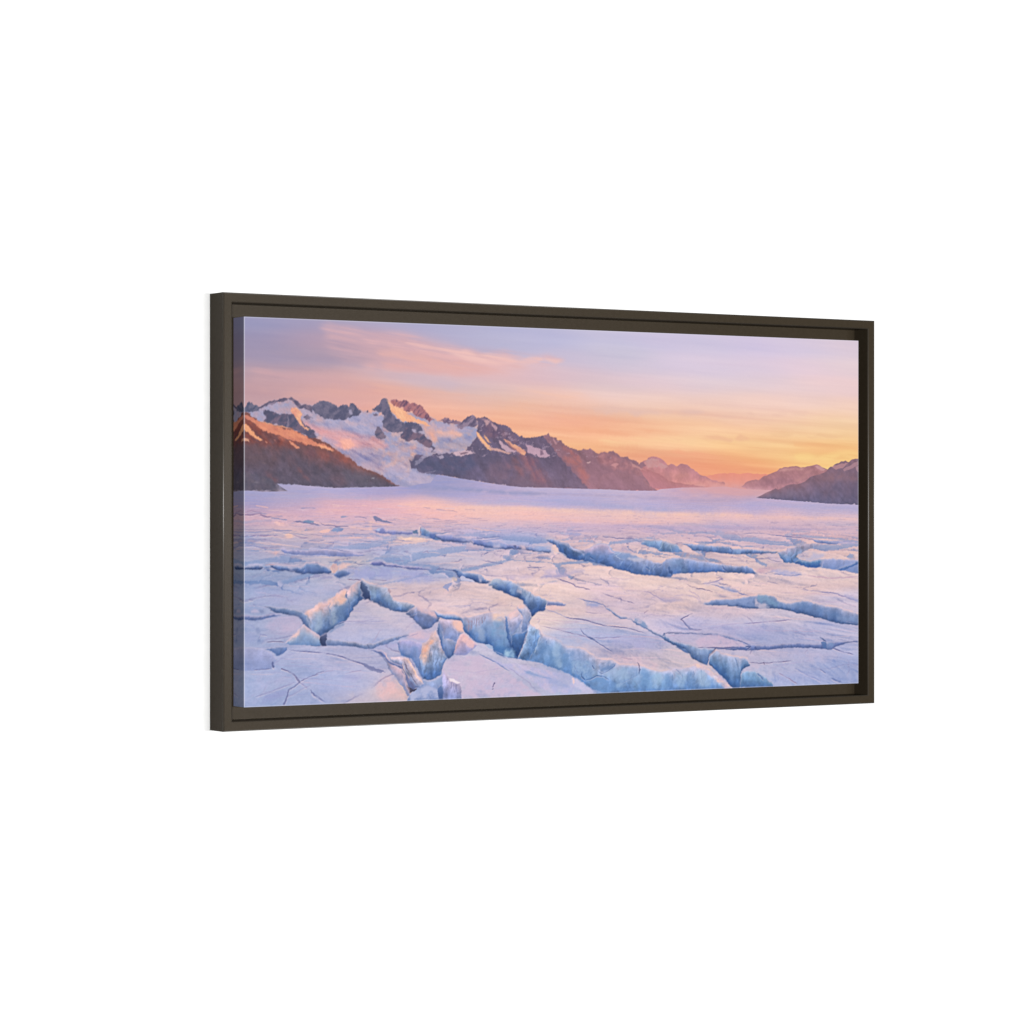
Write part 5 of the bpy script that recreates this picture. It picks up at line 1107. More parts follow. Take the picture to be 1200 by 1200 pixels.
# facets down the long cliff
for k, (s, c, al) in enumerate((
    ("567.1,511.0 580.4,516.9 577.1,535.0 583.7,560.4 570.4,557.2 562.1,534.6", (172, 194, 220), .5), ("590.4,524.2 603.8,527.3 603.8,546.9 597.1,566.4 587.1,560.5 583.7,540.8", (104, 142, 194), .5),
    ("543.9,506.3 552.1,506.5 550.5,528.8 540.6,545.2 534.0,536.7", (98, 138, 192), .5), ("695.2,556.5 712.3,558.4 715.7,575.5 705.4,592.3 688.3,591.7 684.9,571.8", (164, 190, 220), .5),
    ("739.8,562.0 753.6,563.8 757.1,581.1 746.7,596.4 736.4,593.2", (104, 144, 196), .5), ("764.0,568.4 781.4,570.4 781.4,586.1 771.0,597.2 760.6,594.0", (168, 196, 224), .55),
    ("809.4,566.9 826.9,567.4 834.0,582.0 826.9,596.1 812.9,592.8", (162, 190, 220), .5), ("851.6,565.2 865.8,568.5 880.0,586.2 883.5,597.9 862.2,597.2 851.6,582.5", (168, 192, 220), .55),
    ("788.4,572.0 802.4,571.0 802.4,595.3 788.4,594.9", (100, 140, 194), .45), ("834.0,570.4 844.5,567.9 851.6,585.4 848.1,596.8 834.0,596.3", (104, 142, 192), .45),
    ("419.9,487.0 432.8,487.2 436.0,509.3 423.2,509.0", (172, 184, 208), .5), ("436.0,479.0 445.7,480.6 445.7,506.8 437.7,506.6", (130, 154, 194), .45),
    ("218.7,420.9 227.9,421.1 234.1,440.0 224.9,439.8", (160, 180, 204), .5), ("234.1,423.8 243.4,424.0 249.5,445.6 240.3,445.5", (98, 130, 178), .5),
    ("254.2,432.2 261.9,437.7 271.3,451.4 261.9,453.9", (150, 174, 204), .5), ("148.6,451.9 160.7,449.5 163.7,473.6 151.6,481.3", (176, 190, 208), .5),
    ("163.7,449.5 174.4,444.4 175.9,465.8 166.8,473.6", (118, 144, 182), .5), ("121.5,462.1 133.5,454.3 136.5,481.0 124.5,488.7", (172, 190, 210), .5),
    ("277.5,508.3 290.0,511.3 296.2,527.7 286.8,527.5", (158, 172, 212), .45), ("296.2,514.2 308.8,514.5 315.0,544.5 305.6,541.6", (116, 146, 196), .5),
    ("904.9,549.3 922.9,552.7 930.0,576.1 915.7,578.6", (132, 164, 202), .5), ("887.1,543.0 899.6,543.4 908.5,566.8 897.8,569.4", (92, 128, 176), .5),
    ("478.2,427.3 488.0,424.7 494.5,438.6 484.7,435.7", (156, 180, 210), .5), ("504.4,430.4 514.2,434.8 519.1,455.7 510.9,450.0", (152, 176, 208), .45))):
    put(s, c, al, 2, 1.2, 500 + k)
# light and shade lying over the near tops
for k, (s, c, al, bl) in enumerate((
    ("215.6,439.7 240.3,448.2 277.5,465.0 318.2,487.5 293.1,492.4 249.5,475.3 221.8,455.9", (222, 202, 212), .55, 5), ("145.6,497.2 163.7,481.6 188.1,471.4 215.6,482.7 206.4,498.6 175.9,500.6", (176, 178, 214), .5, 5),
    ("200.3,450.2 224.9,464.0 246.5,480.6 231.0,491.1 206.4,474.4", (190, 184, 214), .4, 5), ("231.0,421.1 277.5,424.5 324.5,441.4 387.9,458.9 324.5,457.8 277.5,440.7", (232, 196, 198), .5, 5),
    ("14.6,418.1 79.6,424.3 124.5,432.9 97.5,448.4 49.9,439.7 14.6,436.5", (172, 172, 212), .5, 6), ("139.5,411.8 188.1,415.2 163.7,425.5 127.5,433.0 94.5,429.8", (200, 186, 206), .5, 5),
    ("79.6,522.1 139.5,526.4 200.3,544.0 237.2,563.9 200.3,568.2 139.5,550.3", (196, 188, 216), .5, 6), ("20.5,549.5 64.7,548.2 85.6,562.0 49.9,574.1 14.6,572.9", (184, 180, 214), .5, 5),
    ("139.5,566.3 200.3,573.5 231.0,590.6 169.8,594.0 124.5,584.4", (168, 174, 214), .5, 6), ("371.9,540.6 419.9,539.2 468.4,557.1 436.0,569.9 387.9,560.3", (222, 202, 214), .55, 5),
    ("407.1,571.8 468.4,568.1 517.5,586.3 484.7,599.1 419.9,591.4", (184, 178, 216), .5, 6), ("550.5,486.9 617.2,508.0 684.9,537.8 753.6,556.7 684.9,543.5 617.2,519.2", (230, 200, 206), .5, 5),
    ("634.0,494.3 702.0,504.2 771.0,522.9 788.4,540.5 719.2,524.5 657.7,511.7", (176, 176, 216), .45, 6), ("823.4,466.7 912.1,474.1 1002.5,487.5 1113.3,504.5 1002.5,505.0 894.2,491.1", (214, 198, 214), .5, 6),
    ("912.1,506.0 1020.8,511.3 1113.3,519.3 1002.5,522.6 948.1,515.5", (178, 178, 216), .45, 5), ("984.3,539.7 1076.1,539.1 1169.7,553.3 1113.3,563.7 1020.8,555.3", (206, 190, 212), .5, 5),
    ("1002.5,566.5 1094.7,575.0 1188.6,592.7 1113.3,596.3 1020.8,584.7", (172, 174, 214), .5, 6), ("461.9,438.1 517.5,458.4 491.3,458.0 452.2,449.0", (238, 198, 192), .5, 4),
    ("64.7,474.2 91.5,469.5 97.5,482.9 73.6,490.3", (204, 188, 208), .5, 3))):
    put(s, c, al * .8, bl, 2, 560 + k)
# near slab at the bottom centre
put("355.4,545.1 362.4,539.8 371.9,534.4 383.1,530.3 395.9,530.9 410.3,531.8 424.8,532.5 439.3,539.7 458.7,549.9 478.2,560.1 494.5,573.1 517.5,586.3 550.5,604.1 550.5,612.4 389.5,606.9 389.5,590.4 384.7,575.2 376.7,569.5 365.6,566.4 359.2,558.1", (206, 186, 210), .75, 1, 1.2, 63)
wall("355.1,545.6 359.2,556.7 363.4,563.6 367.2,567.8 376.7,571.7 387.9,576.1 389.5,586.3 390.4,606.9 355.1,605.7 353.8,572.9", (196, 186, 212), (158, 168, 210), seed=64, stri=.22)
for k, s in enumerate(("370.4,572.0 369.7,584.3", "375.1,573.6 375.8,590.0", "379.9,575.1 380.9,592.9", "362.4,566.3 362.4,584.1")):
    line(s, (116, 118, 164), 2, a=.7, amp=.3, seed=k)
put("365.6,566.4 378.3,570.4 387.9,574.8 381.5,576.5 368.8,572.0", (240, 226, 232), .8, 0, .6)
line("362.4,552.7 387.9,556.1 413.5,559.1 439.3,556.3 468.4,552.9", (186, 170, 202), 2.6, a=.5)
line("447.4,584.1 450.6,578.6 452.2,575.9", (96, 88, 128), 3, a=.85); line("446.7,586.8 450.0,586.3", (90, 84, 124), 2.4, a=.8)
put("421.5,531.8 436.0,534.1 452.2,539.5 471.7,546.1 491.3,546.7 514.2,550.1 537.3,554.9 560.4,559.7 583.7,567.4 603.8,575.0 623.9,585.4 640.8,593.9 650.9,599.0 583.7,602.4 550.5,592.9 527.4,578.3 504.4,566.4 481.5,557.5 458.7,548.5 436.0,539.6", (184, 182, 222), .7, 1, 1, 65, tex=((204, 190, 218), 12, 6, 35, 1.2))
line("423.2,529.7 436.0,535.5 452.2,542.8 468.4,551.6 479.8,558.8", (118, 134, 182), 3.2, 2.4, a=.8)
line("479.8,553.3 494.5,563.4 510.9,573.6 524.1,585.1 534.0,593.8", (160, 148, 184), 2.2, a=.7)
line("504.4,556.7 517.5,562.7 530.7,566.4 543.9,570.4 563.8,573.8", (148, 162, 208), 3, a=.7)
put("510.9,559.7 524.1,561.5 537.3,567.4 550.5,570.6 537.3,571.0 520.8,566.9", (140, 162, 206), .65, 1, 1)
put("547.2,570.5 563.8,573.8 583.7,578.6 597.1,587.4 577.1,591.0 560.4,583.5", (154, 168, 212), .6, 2, 1)
line("436.0,519.0 458.7,527.8 481.5,540.8 504.4,552.6 534.0,564.5", (210, 202, 230), 2.6, a=.5)
put("600.4,570.7 607.1,573.7 617.2,581.0 634.0,590.0 650.9,596.2 661.1,599.3 634.0,599.8 610.5,589.2 600.4,581.9", (206, 200, 228), .8, 1, 1)
put("602.1,573.5 605.5,573.1 607.1,580.7 603.1,584.8", (240, 206, 206), .8, 0, .5)
# pit at the bottom left of centre, and its two lit fins
wall("318.2,566.4 330.8,568.9 343.4,566.3 353.8,560.6 355.4,573.0 355.1,605.7 290.0,603.4 290.0,595.3 296.2,587.4 305.6,579.6 315.0,575.8", (150, 172, 208), (120, 146, 192), seed=66)
put("295.6,588.7 305.6,583.6 318.2,580.0 330.8,578.5 341.8,581.3 346.6,587.7 347.5,605.4 293.1,603.6", (176, 182, 216), .9, 1, 1, 67)
wall("345.0,580.8 351.3,575.6 355.4,581.1 355.1,600.2 348.1,600.0 345.0,589.0", (104, 134, 182), (76, 108, 160), seed=68)
put("332.3,568.7 343.4,567.1 352.9,570.1 351.3,574.2 337.1,573.7", (150, 170, 208), .7, 1, .6)
put("283.7,572.1 290.0,575.8 299.4,580.7 308.8,581.6 304.0,584.9 296.2,587.4 291.5,592.7 288.4,587.1 283.7,578.9", (62, 60, 86), .9, 0, 1, 69)
wall("257.3,532.1 271.3,535.2 280.6,539.0 290.0,553.3 302.5,568.6 313.5,578.5 300.9,583.5 290.0,577.2 283.7,565.3 277.5,550.3 265.1,539.1", (150, 148, 182), (112, 124, 164), seed=70)
wall("258.2,530.3 271.3,530.1 282.2,531.4 291.5,532.5 296.2,539.9 302.5,549.6 308.8,559.3 316.0,567.7 319.7,575.4 313.5,580.4 304.0,576.8 294.7,568.4 286.8,555.9 281.5,543.6 271.3,539.3 260.4,536.3", (222, 194, 192), (140, 158, 192), mid=(190, 184, 198), seed=71, stri=.2, lean=-.6)
line("290.0,533.0 297.8,546.8 307.2,562.0 318.2,573.2", (250, 206, 178), 3, 2, a=.85)
line("283.7,536.9 290.0,550.6 299.4,565.8 308.8,575.6", (96, 84, 108), 2.4, a=.75)
line("280.6,539.5 285.3,551.8 293.1,567.0", (248, 200, 176), 2.4, a=.75)
wall("231.0,518.8 243.4,520.2 251.1,525.2 255.7,533.4 261.9,541.7 271.3,545.5 279.1,549.8 283.7,559.9 286.8,570.8 291.5,581.8 295.6,592.3 290.9,592.6 285.3,584.3 277.5,574.6 271.3,566.3 261.9,557.4 255.7,548.3 246.5,531.9", (214, 184, 192), (150, 164, 198), seed=72, stri=.12)
line("279.1,547.6 285.3,562.7 291.5,579.1 294.7,588.7", (232, 200, 196), 2, a=.8)
put("244.9,523.7 251.1,526.6 254.2,533.4 248.0,531.9", (246, 206, 196), .85, 0, .6)
wall("217.2,516.0 231.0,517.4 244.9,521.8 251.1,529.3 255.7,534.8 266.6,539.1 277.5,543.0 279.1,547.1 271.3,544.1 258.8,541.6 251.1,534.7 240.3,524.4 227.9,519.3", (138, 152, 194), (104, 124, 174), seed=73)
# near slab at bottom left: cracks and lit right end
line("79.6,513.7 91.5,516.1 105.7,517.0 121.5,518.7 136.5,519.9 151.6,522.7 169.8,526.6 183.5,531.5 197.2,535.9 212.6,541.2 226.4,547.5 238.7,550.5 249.5,553.5", (112, 112, 156), 2.6, 3.6, a=.9, seed=5)
put("206.4,537.5 218.7,541.9 231.0,547.6 246.5,550.7 240.3,554.6 224.9,550.9 212.6,544.4", (126, 130, 172), .8, 0, .8)
line("66.2,542.9 73.6,545.8 81.8,549.2 87.0,552.8 91.5,558.2 97.0,565.0", (120, 116, 156), 2.8, 5, a=.9, taper=False)
line("99.0,563.7 109.5,558.2 121.5,554.6 132.0,552.8", (120, 114, 156), 2.6, 1.8, a=.85)
line("132.0,552.8 145.6,549.2 157.7,548.2", (170, 156, 190), 2, a=.6)
line("96.0,565.0 88.5,570.0 83.5,573.0 78.1,576.3 76.0,582.8 73.6,590.7 69.2,597.9", (112, 116, 160), 2.6, 5, a=.88, taper=False)
line("99.0,566.4 106.5,570.6 109.5,574.7", (150, 140, 180), 2.4, a=.7)
line("116.1,577.0 118.5,581.6 123.0,585.7 129.0,589.4 135.0,593.3 141.0,596.4", (110, 114, 160), 4.6, 3, a=.88)
line("87.0,564.7 64.7,571.9 42.6,579.1 20.5,585.0", (150, 146, 186), 3, a=.6)
put("35.2,584.1 58.8,578.3 76.6,574.9 70.7,585.3 49.9,592.5 29.3,595.8", (152, 158, 204), .6, 2, 1)
put("240.3,564.0 255.7,559.1 268.2,570.3 277.5,581.4 286.8,592.5 277.5,597.6 240.3,596.3 231.0,585.3", (242, 190, 190), 0.57, 4, 2, 74)
line("265.1,566.1 277.5,576.0 286.8,587.1", (252, 210, 184), 2.4, a=.7)
line("175.9,554.0 194.2,550.6 206.4,549.6", (150, 140, 178), 2, a=.6); line("124.5,552.5 133.5,550.1 139.5,548.5", (118, 112, 152), 2.2, a=.7)
put("169.8,561.9 188.1,557.1 206.4,560.3 191.1,566.5", (160, 160, 206), .5, 2, 1)
put("166.8,596.5 178.9,595.6 188.1,596.7 175.9,599.5", (140, 150, 190), .7, 1, .6)
# left edge: shaded block, notch and spots
wall("-8.8,506.8 5.8,508.4 23.4,509.6 38.1,512.4 47.0,516.0 52.9,522.8 57.3,528.2 52.9,534.6 49.9,541.1 38.1,542.9 20.5,543.7 -8.8,544.7", (170, 178, 216), (146, 162, 208), seed=80, a=.6, blur=1)
wall("36.7,512.3 48.5,508.9 61.8,508.2 75.1,508.0 73.6,514.1 70.1,517.9 63.3,521.7 57.3,523.4 52.9,518.8 47.0,515.2", (128, 152, 192), (102, 132, 182), seed=81)
line("49.9,531.4 49.3,535.8 51.4,541.2", (80, 90, 138), 4.5, a=.85)
line("52.9,534.6 64.7,527.0 76.6,522.1 88.5,519.7", (160, 160, 200), 2.6, a=.7)
line("17.6,543.6 32.2,542.7 47.0,542.4", (104, 108, 154), 2, a=.75)
wall("-8.8,459.7 5.8,458.6 19.0,461.2 32.2,459.9 47.0,457.5 58.8,457.8 64.7,459.7 52.9,462.1 41.1,464.0 29.3,466.9 19.0,467.5 5.8,466.0 -8.8,465.7", (132, 148, 190), (104, 126, 174), seed=82)
put("25.8,451.9 30.8,449.9 35.2,452.6 33.7,456.5 27.8,456.4", (124, 136, 176), .6, 1, .8)
put("10.2,452.1 20.5,450.5 26.4,454.3 20.5,456.8 11.7,456.1", (190, 180, 208), .7, 1, .6)
line("5.8,434.5 14.6,435.9", (124, 122, 164), 2.4, a=.7); line("14.6,440.4 19.0,444.4", (134, 136, 176), 3, a=.7)
line("41.1,446.1 47.0,450.2 51.4,453.7", (98, 118, 160), 3, a=.8)
put("19.0,479.9 26.4,478.2 29.3,485.3 24.9,488.7 20.5,485.2", (132, 144, 186), .5, 1, 1)
put("23.4,494.4 27.8,493.2 30.8,499.3 24.9,501.5", (116, 130, 176), .6, 1, 1)
line("26.4,489.2 35.2,489.9 41.1,490.9", (140, 140, 182), 2.2, a=.7)
line("38.1,501.1 49.9,500.3 61.8,500.8 70.7,502.1", (112, 106, 142), 2, a=.85)
line("-8.8,467.5 2.9,469.0 14.6,475.8 20.5,482.5", (150, 158, 200), 3, a=.6)
line("29.3,486.7 26.4,494.5", (140, 146, 190), 2.6, a=.6)
put("-0.0,486.0 20.5,490.4 24.9,499.7 -0.0,501.7", (156, 164, 206), .5, 2, 1)
put("58.8,463.6 91.5,461.5 102.0,469.7 97.5,480.2 79.6,490.4 49.9,487.1 32.2,478.8 44.0,471.2", (196, 178, 206), .5, 3, 1)
# right half, far openings
wall("547.2,345.5 557.1,344.7 566.2,345.3 573.7,347.0 578.7,348.6 587.1,349.6 595.4,351.9 600.4,354.7 603.8,357.5 610.5,361.2 618.9,363.8 625.6,362.7 631.5,360.8 639.1,357.7 645.9,355.0 652.6,352.8 661.1,352.2 669.6,353.7 675.5,356.6 681.5,362.3 691.7,366.3 707.1,369.2 717.4,371.0 726.0,373.9 736.4,377.4 753.6,380.1 764.0,384.2 779.7,386.4 786.7,382.4 794.7,378.5 805.9,377.7 816.4,377.5 826.9,379.1 835.7,379.1 846.3,381.2 856.9,382.9 869.3,384.3 881.8,386.0 897.8,388.4 913.9,390.0 926.4,391.5 937.2,392.4 948.1,392.0 956.4,392.4 966.1,395.1 973.4,400.2 980.6,405.8 964.3,405.6 939.0,404.4 912.1,403.0 888.9,402.2 865.8,403.1 842.8,403.4 823.4,403.5 804.1,404.7 798.9,409.5 786.7,409.1 774.5,407.8 753.6,406.4 736.4,405.3 727.8,403.8 715.7,400.8 703.7,397.9 693.5,395.8 683.2,394.8 677.4,390.5 669.6,388.2 661.1,386.1 647.6,384.3 635.7,382.5 620.6,379.6 610.5,379.2 602.1,378.6 593.7,375.7 587.9,372.8 582.1,369.4 577.1,365.3 573.7,360.1 569.9,355.9 562.1,353.1", (158, 174, 208), (98, 136, 190), seed=90, stri=.16, rim=PK, foot=.1)
wall("575.4,350.4 590.4,353.2 600.4,357.5 607.1,363.2 617.2,366.0 627.3,371.7 623.9,378.7 610.5,379.5 597.1,377.1 587.1,371.4 578.7,364.4", (112, 148, 196), (68, 108, 166), seed=91, stri=.2)
wall("620.6,364.7 634.0,360.5 647.6,355.8 661.1,352.8 671.3,356.0 678.1,363.7 688.3,368.0 678.1,372.1 664.5,372.0 650.9,370.5 637.4,370.4 627.3,370.3", (206, 188, 210), (150, 168, 208), seed=92, stri=.1)
put("623.9,373.1 637.4,368.4 647.6,373.3 657.7,380.4 650.9,384.6 634.0,381.6", (84, 120, 174), .7, 1, 1)
line("639.1,373.2 645.9,380.3", (56, 84, 136), 3, a=.7); line("597.1,370.1 602.1,377.2", (62, 96, 150), 3, a=.6)
put("684.9,356.6 702.0,355.3 715.7,358.2 724.3,364.0 729.5,369.7 719.2,370.5 702.0,368.1 688.3,365.1", (214, 186, 196), .85, 1, 1, 93, tex=((190, 168, 190), 6, 5, 20, 1))
line("712.3,356.8 715.7,362.5 720.9,366.8", (112, 126, 172), 3.4, a=.8)
put("688.3,366.0 703.7,368.1 726.0,372.5 732.9,376.8 722.6,380.2 708.9,378.1 695.2,377.9 688.3,372.2", (130, 154, 198), .8, 1, .8)
line("683.2,370.2 695.2,368.6 688.3,373.6 695.2,378.8 708.9,379.5", (196, 206, 226), 1.6, a=.6)
put("708.9,378.1 729.5,376.2 746.7,379.8 739.8,384.0 722.6,382.4", (198, 194, 214), .75, 1, .8)
for k, s in enumerate(("719.2,385.2 710.6,396.5", "746.7,386.9 739.8,399.7", "702.0,379.4 696.9,390.7", "757.1,391.3 753.6,402.7", "771.0,390.0 760.6,401.3")):
    line(s, (160, 184, 214), 2, a=.5, seed=k)
line("796.4,391.7 798.9,398.9 800.6,406.9", (44, 74, 128), 3.6, a=.85, amp=.4)
line("750.2,391.2 755.4,397.0", (72, 108, 166), 4, a=.6); line("774.5,391.5 779.7,387.0", (90, 100, 140), 2.4, a=.7)
line("908.5,390.8 912.1,395.7 917.5,401.0", (76, 96, 146), 2.6, a=.75)
line("835.7,382.0 835.0,395.0", (100, 130, 180), 2, a=.6); line("816.4,393.3 823.4,402.0", (90, 124, 178), 3, a=.5)
put("795.4,381.7 805.9,380.3 823.4,381.9 834.0,386.3 834.0,402.1 816.4,402.8 804.1,403.2 797.1,393.1", (128, 158, 202), .5, 2, 1)
put("553.8,336.3 577.1,340.0 587.1,347.6 567.1,344.7 550.5,340.5", (226, 186, 188), .4, 2, 1)
put("558.8,357.2 567.1,354.5 573.7,360.1 577.1,367.1 567.1,369.9 560.4,364.2", (238, 204, 198), .8, 0, .8)
put("527.4,358.4 550.5,355.8 563.8,357.3 563.8,367.1 543.9,366.9 530.7,364.0", (160, 176, 216), .6, 2, 1)
line("567.1,367.1 580.4,367.7 590.4,372.9", (214, 214, 228), 2, a=.7)
wall("736.4,349.0 750.2,347.9 764.0,348.0 777.9,348.0 786.7,350.1 792.8,352.7 802.4,353.9 811.1,354.5 816.4,357.4 821.6,363.2 823.4,367.5 809.4,368.0 793.6,368.2 777.9,367.1 771.0,362.3 760.6,359.4 748.5,357.6 739.8,355.5", (150, 178, 208), (112, 150, 196), seed=94, stri=.14, rim=PK)
line("767.5,348.3 768.2,355.7", (92, 112, 156), 2, a=.7); line("772.7,365.7 779.7,357.2 783.2,351.5", (186, 206, 220), 2, a=.6)
line("798.9,355.9 802.4,367.4", (196, 212, 224), 2, a=.55); line("736.4,348.4 746.7,349.3 764.0,348.3", (108, 124, 164), 1.8, a=.7)
wall("816.4,353.1 832.2,353.8 849.8,355.0 865.8,356.6 878.2,357.8 897.8,358.5 917.5,359.8 926.4,363.1 940.8,363.4 958.9,363.6 973.4,364.8 986.1,365.8 1002.5,367.4 1024.5,369.0 1017.1,371.6 989.7,372.0 966.1,371.2 951.7,371.4 940.8,372.8 921.1,371.7 899.6,369.8 878.2,367.6 858.7,366.1 844.5,365.1 837.5,361.0 828.7,356.9", (136, 162, 202), (98, 134, 184), seed=95, stri=.14, rim=PK, foot=.1)
line("922.1,361.0 925.7,366.8 924.7,372.6", (66, 84, 128), 2.8, a=.8); line("897.8,360.8 897.8,369.5", (86, 112, 164), 4, a=.5)
put("926.4,365.4 940.8,364.0 944.4,372.2 926.4,372.6", (160, 182, 220), .6, 1, .6)
put("823.4,356.0 834.0,357.5 842.8,364.8 844.5,369.1 830.4,369.0 821.6,366.1", (230, 198, 200), .9, 0, .8)
line("657.7,340.9 671.3,342.1 688.3,343.9 708.9,344.8 726.0,345.5", (122, 116, 158), 2.8, a=.85)
line("550.5,332.9 563.8,333.5 577.1,331.6", (140, 136, 180), 2.4, a=.8); line("593.7,331.7 610.5,331.5 627.3,332.1", (150, 144, 188), 2.2, a=.7)
put("590.4,336.4 610.5,334.3 623.9,337.4 610.5,339.3 597.1,339.3", (160, 162, 206), .7, 1, .8)
line("702.0,348.2 715.7,346.9 729.5,347.8 739.8,351.3", (130, 132, 172), 2, a=.7)
put("741.5,349.3 753.6,349.3 767.5,350.0 760.6,355.7 746.7,355.6", (128, 160, 200), .6, 1, .6)
# far right opening
line("948.1,337.3 973.4,336.8 998.9,338.1 1020.8,340.5 1046.5,343.3 1072.4,345.1 1098.4,347.9 1124.5,350.4 1154.6,351.2 1200.0,353.8", (116, 116, 162), 2.4, a=.85, seed=7)
wall("1096.5,348.2 1113.3,348.9 1132.0,350.5 1150.8,351.2 1165.9,353.0 1150.8,356.5 1135.8,356.4 1117.0,354.8 1104.0,352.7", (136, 156, 198), (112, 132, 180), seed=96, rim=PK)
put("1139.5,353.5 1162.1,351.5 1188.6,351.4 1200.0,352.3 1200.0,358.3 1169.7,356.6 1150.8,357.4", (178, 172, 208), .7, 1, .8)
wall("1022.6,369.3 1031.8,368.2 1041.0,367.3 1048.4,363.3 1058.9,359.5 1066.8,358.4 1076.1,357.6 1087.2,356.1 1097.8,354.7 1109.6,355.4 1118.9,356.3 1109.6,360.1 1096.5,363.6 1084.8,368.2 1072.4,372.9 1063.1,377.2 1068.7,381.7 1077.9,384.7 1087.2,386.3 1098.4,386.1 1113.3,383.9 1128.3,381.3 1124.5,389.0 1115.2,394.2 1105.8,396.8 1094.7,396.4 1084.8,395.7 1072.4,392.1 1058.9,388.4 1046.5,387.4 1037.3,387.0 1031.8,381.7 1028.1,376.4", (176, 172, 194), (86, 134, 190), mid=(140, 168, 204), seed=97, stri=.22, rim=PK)
wall("1065.0,382.6 1079.8,385.6 1094.7,386.1 1109.6,384.1 1128.3,381.9 1122.6,389.6 1115.2,394.5 1105.8,397.1 1087.2,396.0 1072.4,392.1 1061.3,388.4", (106, 156, 196), (66, 112, 176), seed=98)
for k, s in enumerate(("1048.4,361.8 1041.0,373.5", "1059.4,360.4 1053.9,376.6", "1070.5,359.0 1066.8,372.2", "1081.6,357.6 1081.6,367.9", "1094.7,356.2 1094.7,363.6")):
    line(s, (140, 132, 168), 2.4, a=.5, seed=k)
wall("1127.5,381.6 1141.4,382.0 1163.4,383.3 1181.0,383.6 1207.6,384.7 1207.6,409.2 1188.6,406.0 1174.4,402.9 1156.5,401.2 1141.4,399.9 1128.3,398.5 1115.2,396.6 1120.0,389.0", (158, 174, 214), (140, 164, 208), seed=99, stri=.08, rim=PK)
wall("1148.9,401.1 1158.3,397.6 1169.7,395.4 1181.0,391.9 1190.5,388.1 1200.0,385.8 1200.0,390.9 1190.5,393.8 1181.0,397.0 1171.6,402.0 1162.1,403.3", (110, 146, 196), (86, 126, 184), seed=100)
line("1169.7,401.3 1184.8,406.0 1200.0,408.2", (110, 130, 180), 3, a=.7)
put("1065.0,376.7 1083.5,370.9 1105.8,371.1 1128.3,374.2 1120.8,381.6 1098.4,385.2 1079.8,384.2", (186, 184, 214), .7, 2, 1)
put("991.6,373.1 1006.2,371.8 1022.6,373.4 1031.8,380.8 1035.5,386.7 1017.1,386.0 1006.2,380.6", (206, 186, 206), .85, 1, .8)
line("973.4,370.1 989.7,373.1 995.2,377.6 1009.8,383.5 1031.8,386.7", (134, 124, 162), 2.2, a=.8)
put("1008.0,402.6 1024.5,399.2 1046.5,401.5 1072.4,405.6 1087.2,408.5 1065.0,410.9 1050.2,410.7 1024.5,408.0", (178, 176, 212), .85, 1, .8)
line("1013.5,406.4 1031.8,408.7 1053.9,410.4 1079.8,409.0", (118, 128, 176), 2.4, a=.8)
put("977.0,400.8 995.2,396.6 1017.1,394.5 1039.1,395.0 1024.5,398.3 1002.5,402.5 987.9,406.7", (206, 168, 184), .7, 2, 1)
line("1083.5,409.3 1109.6,413.1 1139.5,415.9 1169.7,415.3 1200.0,413.6", (202, 166, 184), 3.4, a=.8)
line("993.4,397.4 1013.5,396.5", (160, 140, 170), 2, a=.6)
# cracks over the right-hand slabs
line("568.7,408.2 577.1,410.5 587.1,413.4 598.8,417.2 610.5,423.0 623.9,426.0 637.4,428.4", (120, 108, 150), 2.4, 3.2, a=.85)
put("537.3,407.8 550.5,403.8 570.4,403.2 590.4,400.0 610.5,397.4 627.3,396.8 613.8,401.1 590.4,405.1 570.4,409.0", (172, 164, 202), .7, 1, .8)
line("661.1,433.6 673.0,437.7 686.6,443.0 703.7,447.5 722.6,452.7", (128, 116, 156), 2.6, a=.85)
line("746.7,432.5 760.6,436.2 774.5,442.9 788.4,450.3", (156, 140, 176), 2.4, a=.7)
put("774.5,445.8 795.4,446.7 823.4,444.6 823.4,450.9 798.9,452.5 784.9,451.1", (176, 164, 196), .6, 1, 1)
line("617.2,443.3 627.3,446.3 637.4,448.4 649.2,450.3 662.8,455.3 671.3,459.2", (112, 122, 170), 2.8, 3, a=.85)
put("625.6,447.7 640.8,448.8 652.6,452.3 657.7,457.2 640.8,456.9 629.0,454.8", (156, 164, 206), .9, 1, .6)
put("620.6,456.0 637.4,456.3 657.7,456.7 671.3,461.1 678.1,468.3 650.9,467.8 630.7,464.6", (200, 180, 206), .5, 2, 1)
line("627.3,465.1 644.2,467.7 661.1,468.3", (150, 136, 168), 1.8, a=.7)
wall("669.6,458.3 678.1,461.8 686.6,467.1 693.5,472.9 700.3,474.7 708.9,475.1 719.2,478.5 731.2,484.4 745.0,490.4 758.8,497.5 771.0,503.7 784.9,508.1 805.9,518.6 823.4,527.0 844.5,536.2 834.0,538.8 819.9,532.1 802.4,521.6 784.9,512.6 767.5,505.1 750.2,496.7 736.4,490.2 722.6,482.8 710.6,477.7 696.9,477.7 686.6,471.9", (120, 150, 190), (90, 122, 170), seed=110)
put("724.3,477.7 736.4,479.4 748.5,486.7 753.6,494.0 739.8,490.8 727.8,483.5", (126, 152, 194), .75, 1, .6)
line("788.4,510.4 786.7,504.7 795.4,502.6 809.4,503.2 823.4,502.9", (112, 110, 148), 2.4, a=.9)
line("783.2,508.9 784.9,504.1 788.4,511.3", (66, 92, 140), 3.6, a=.8)
line("550.5,477.1 563.8,481.0 578.7,484.7", (160, 150, 188), 1, a=.3)
line("590.4,473.2 603.8,475.7 623.9,477.7 637.4,481.1 649.2,484.7 667.9,488.8 688.3,490.9 708.9,493.0 726.0,497.1 748.5,502.4", (112, 106, 150), 3.2, 2.2, a=.85, seed=9)
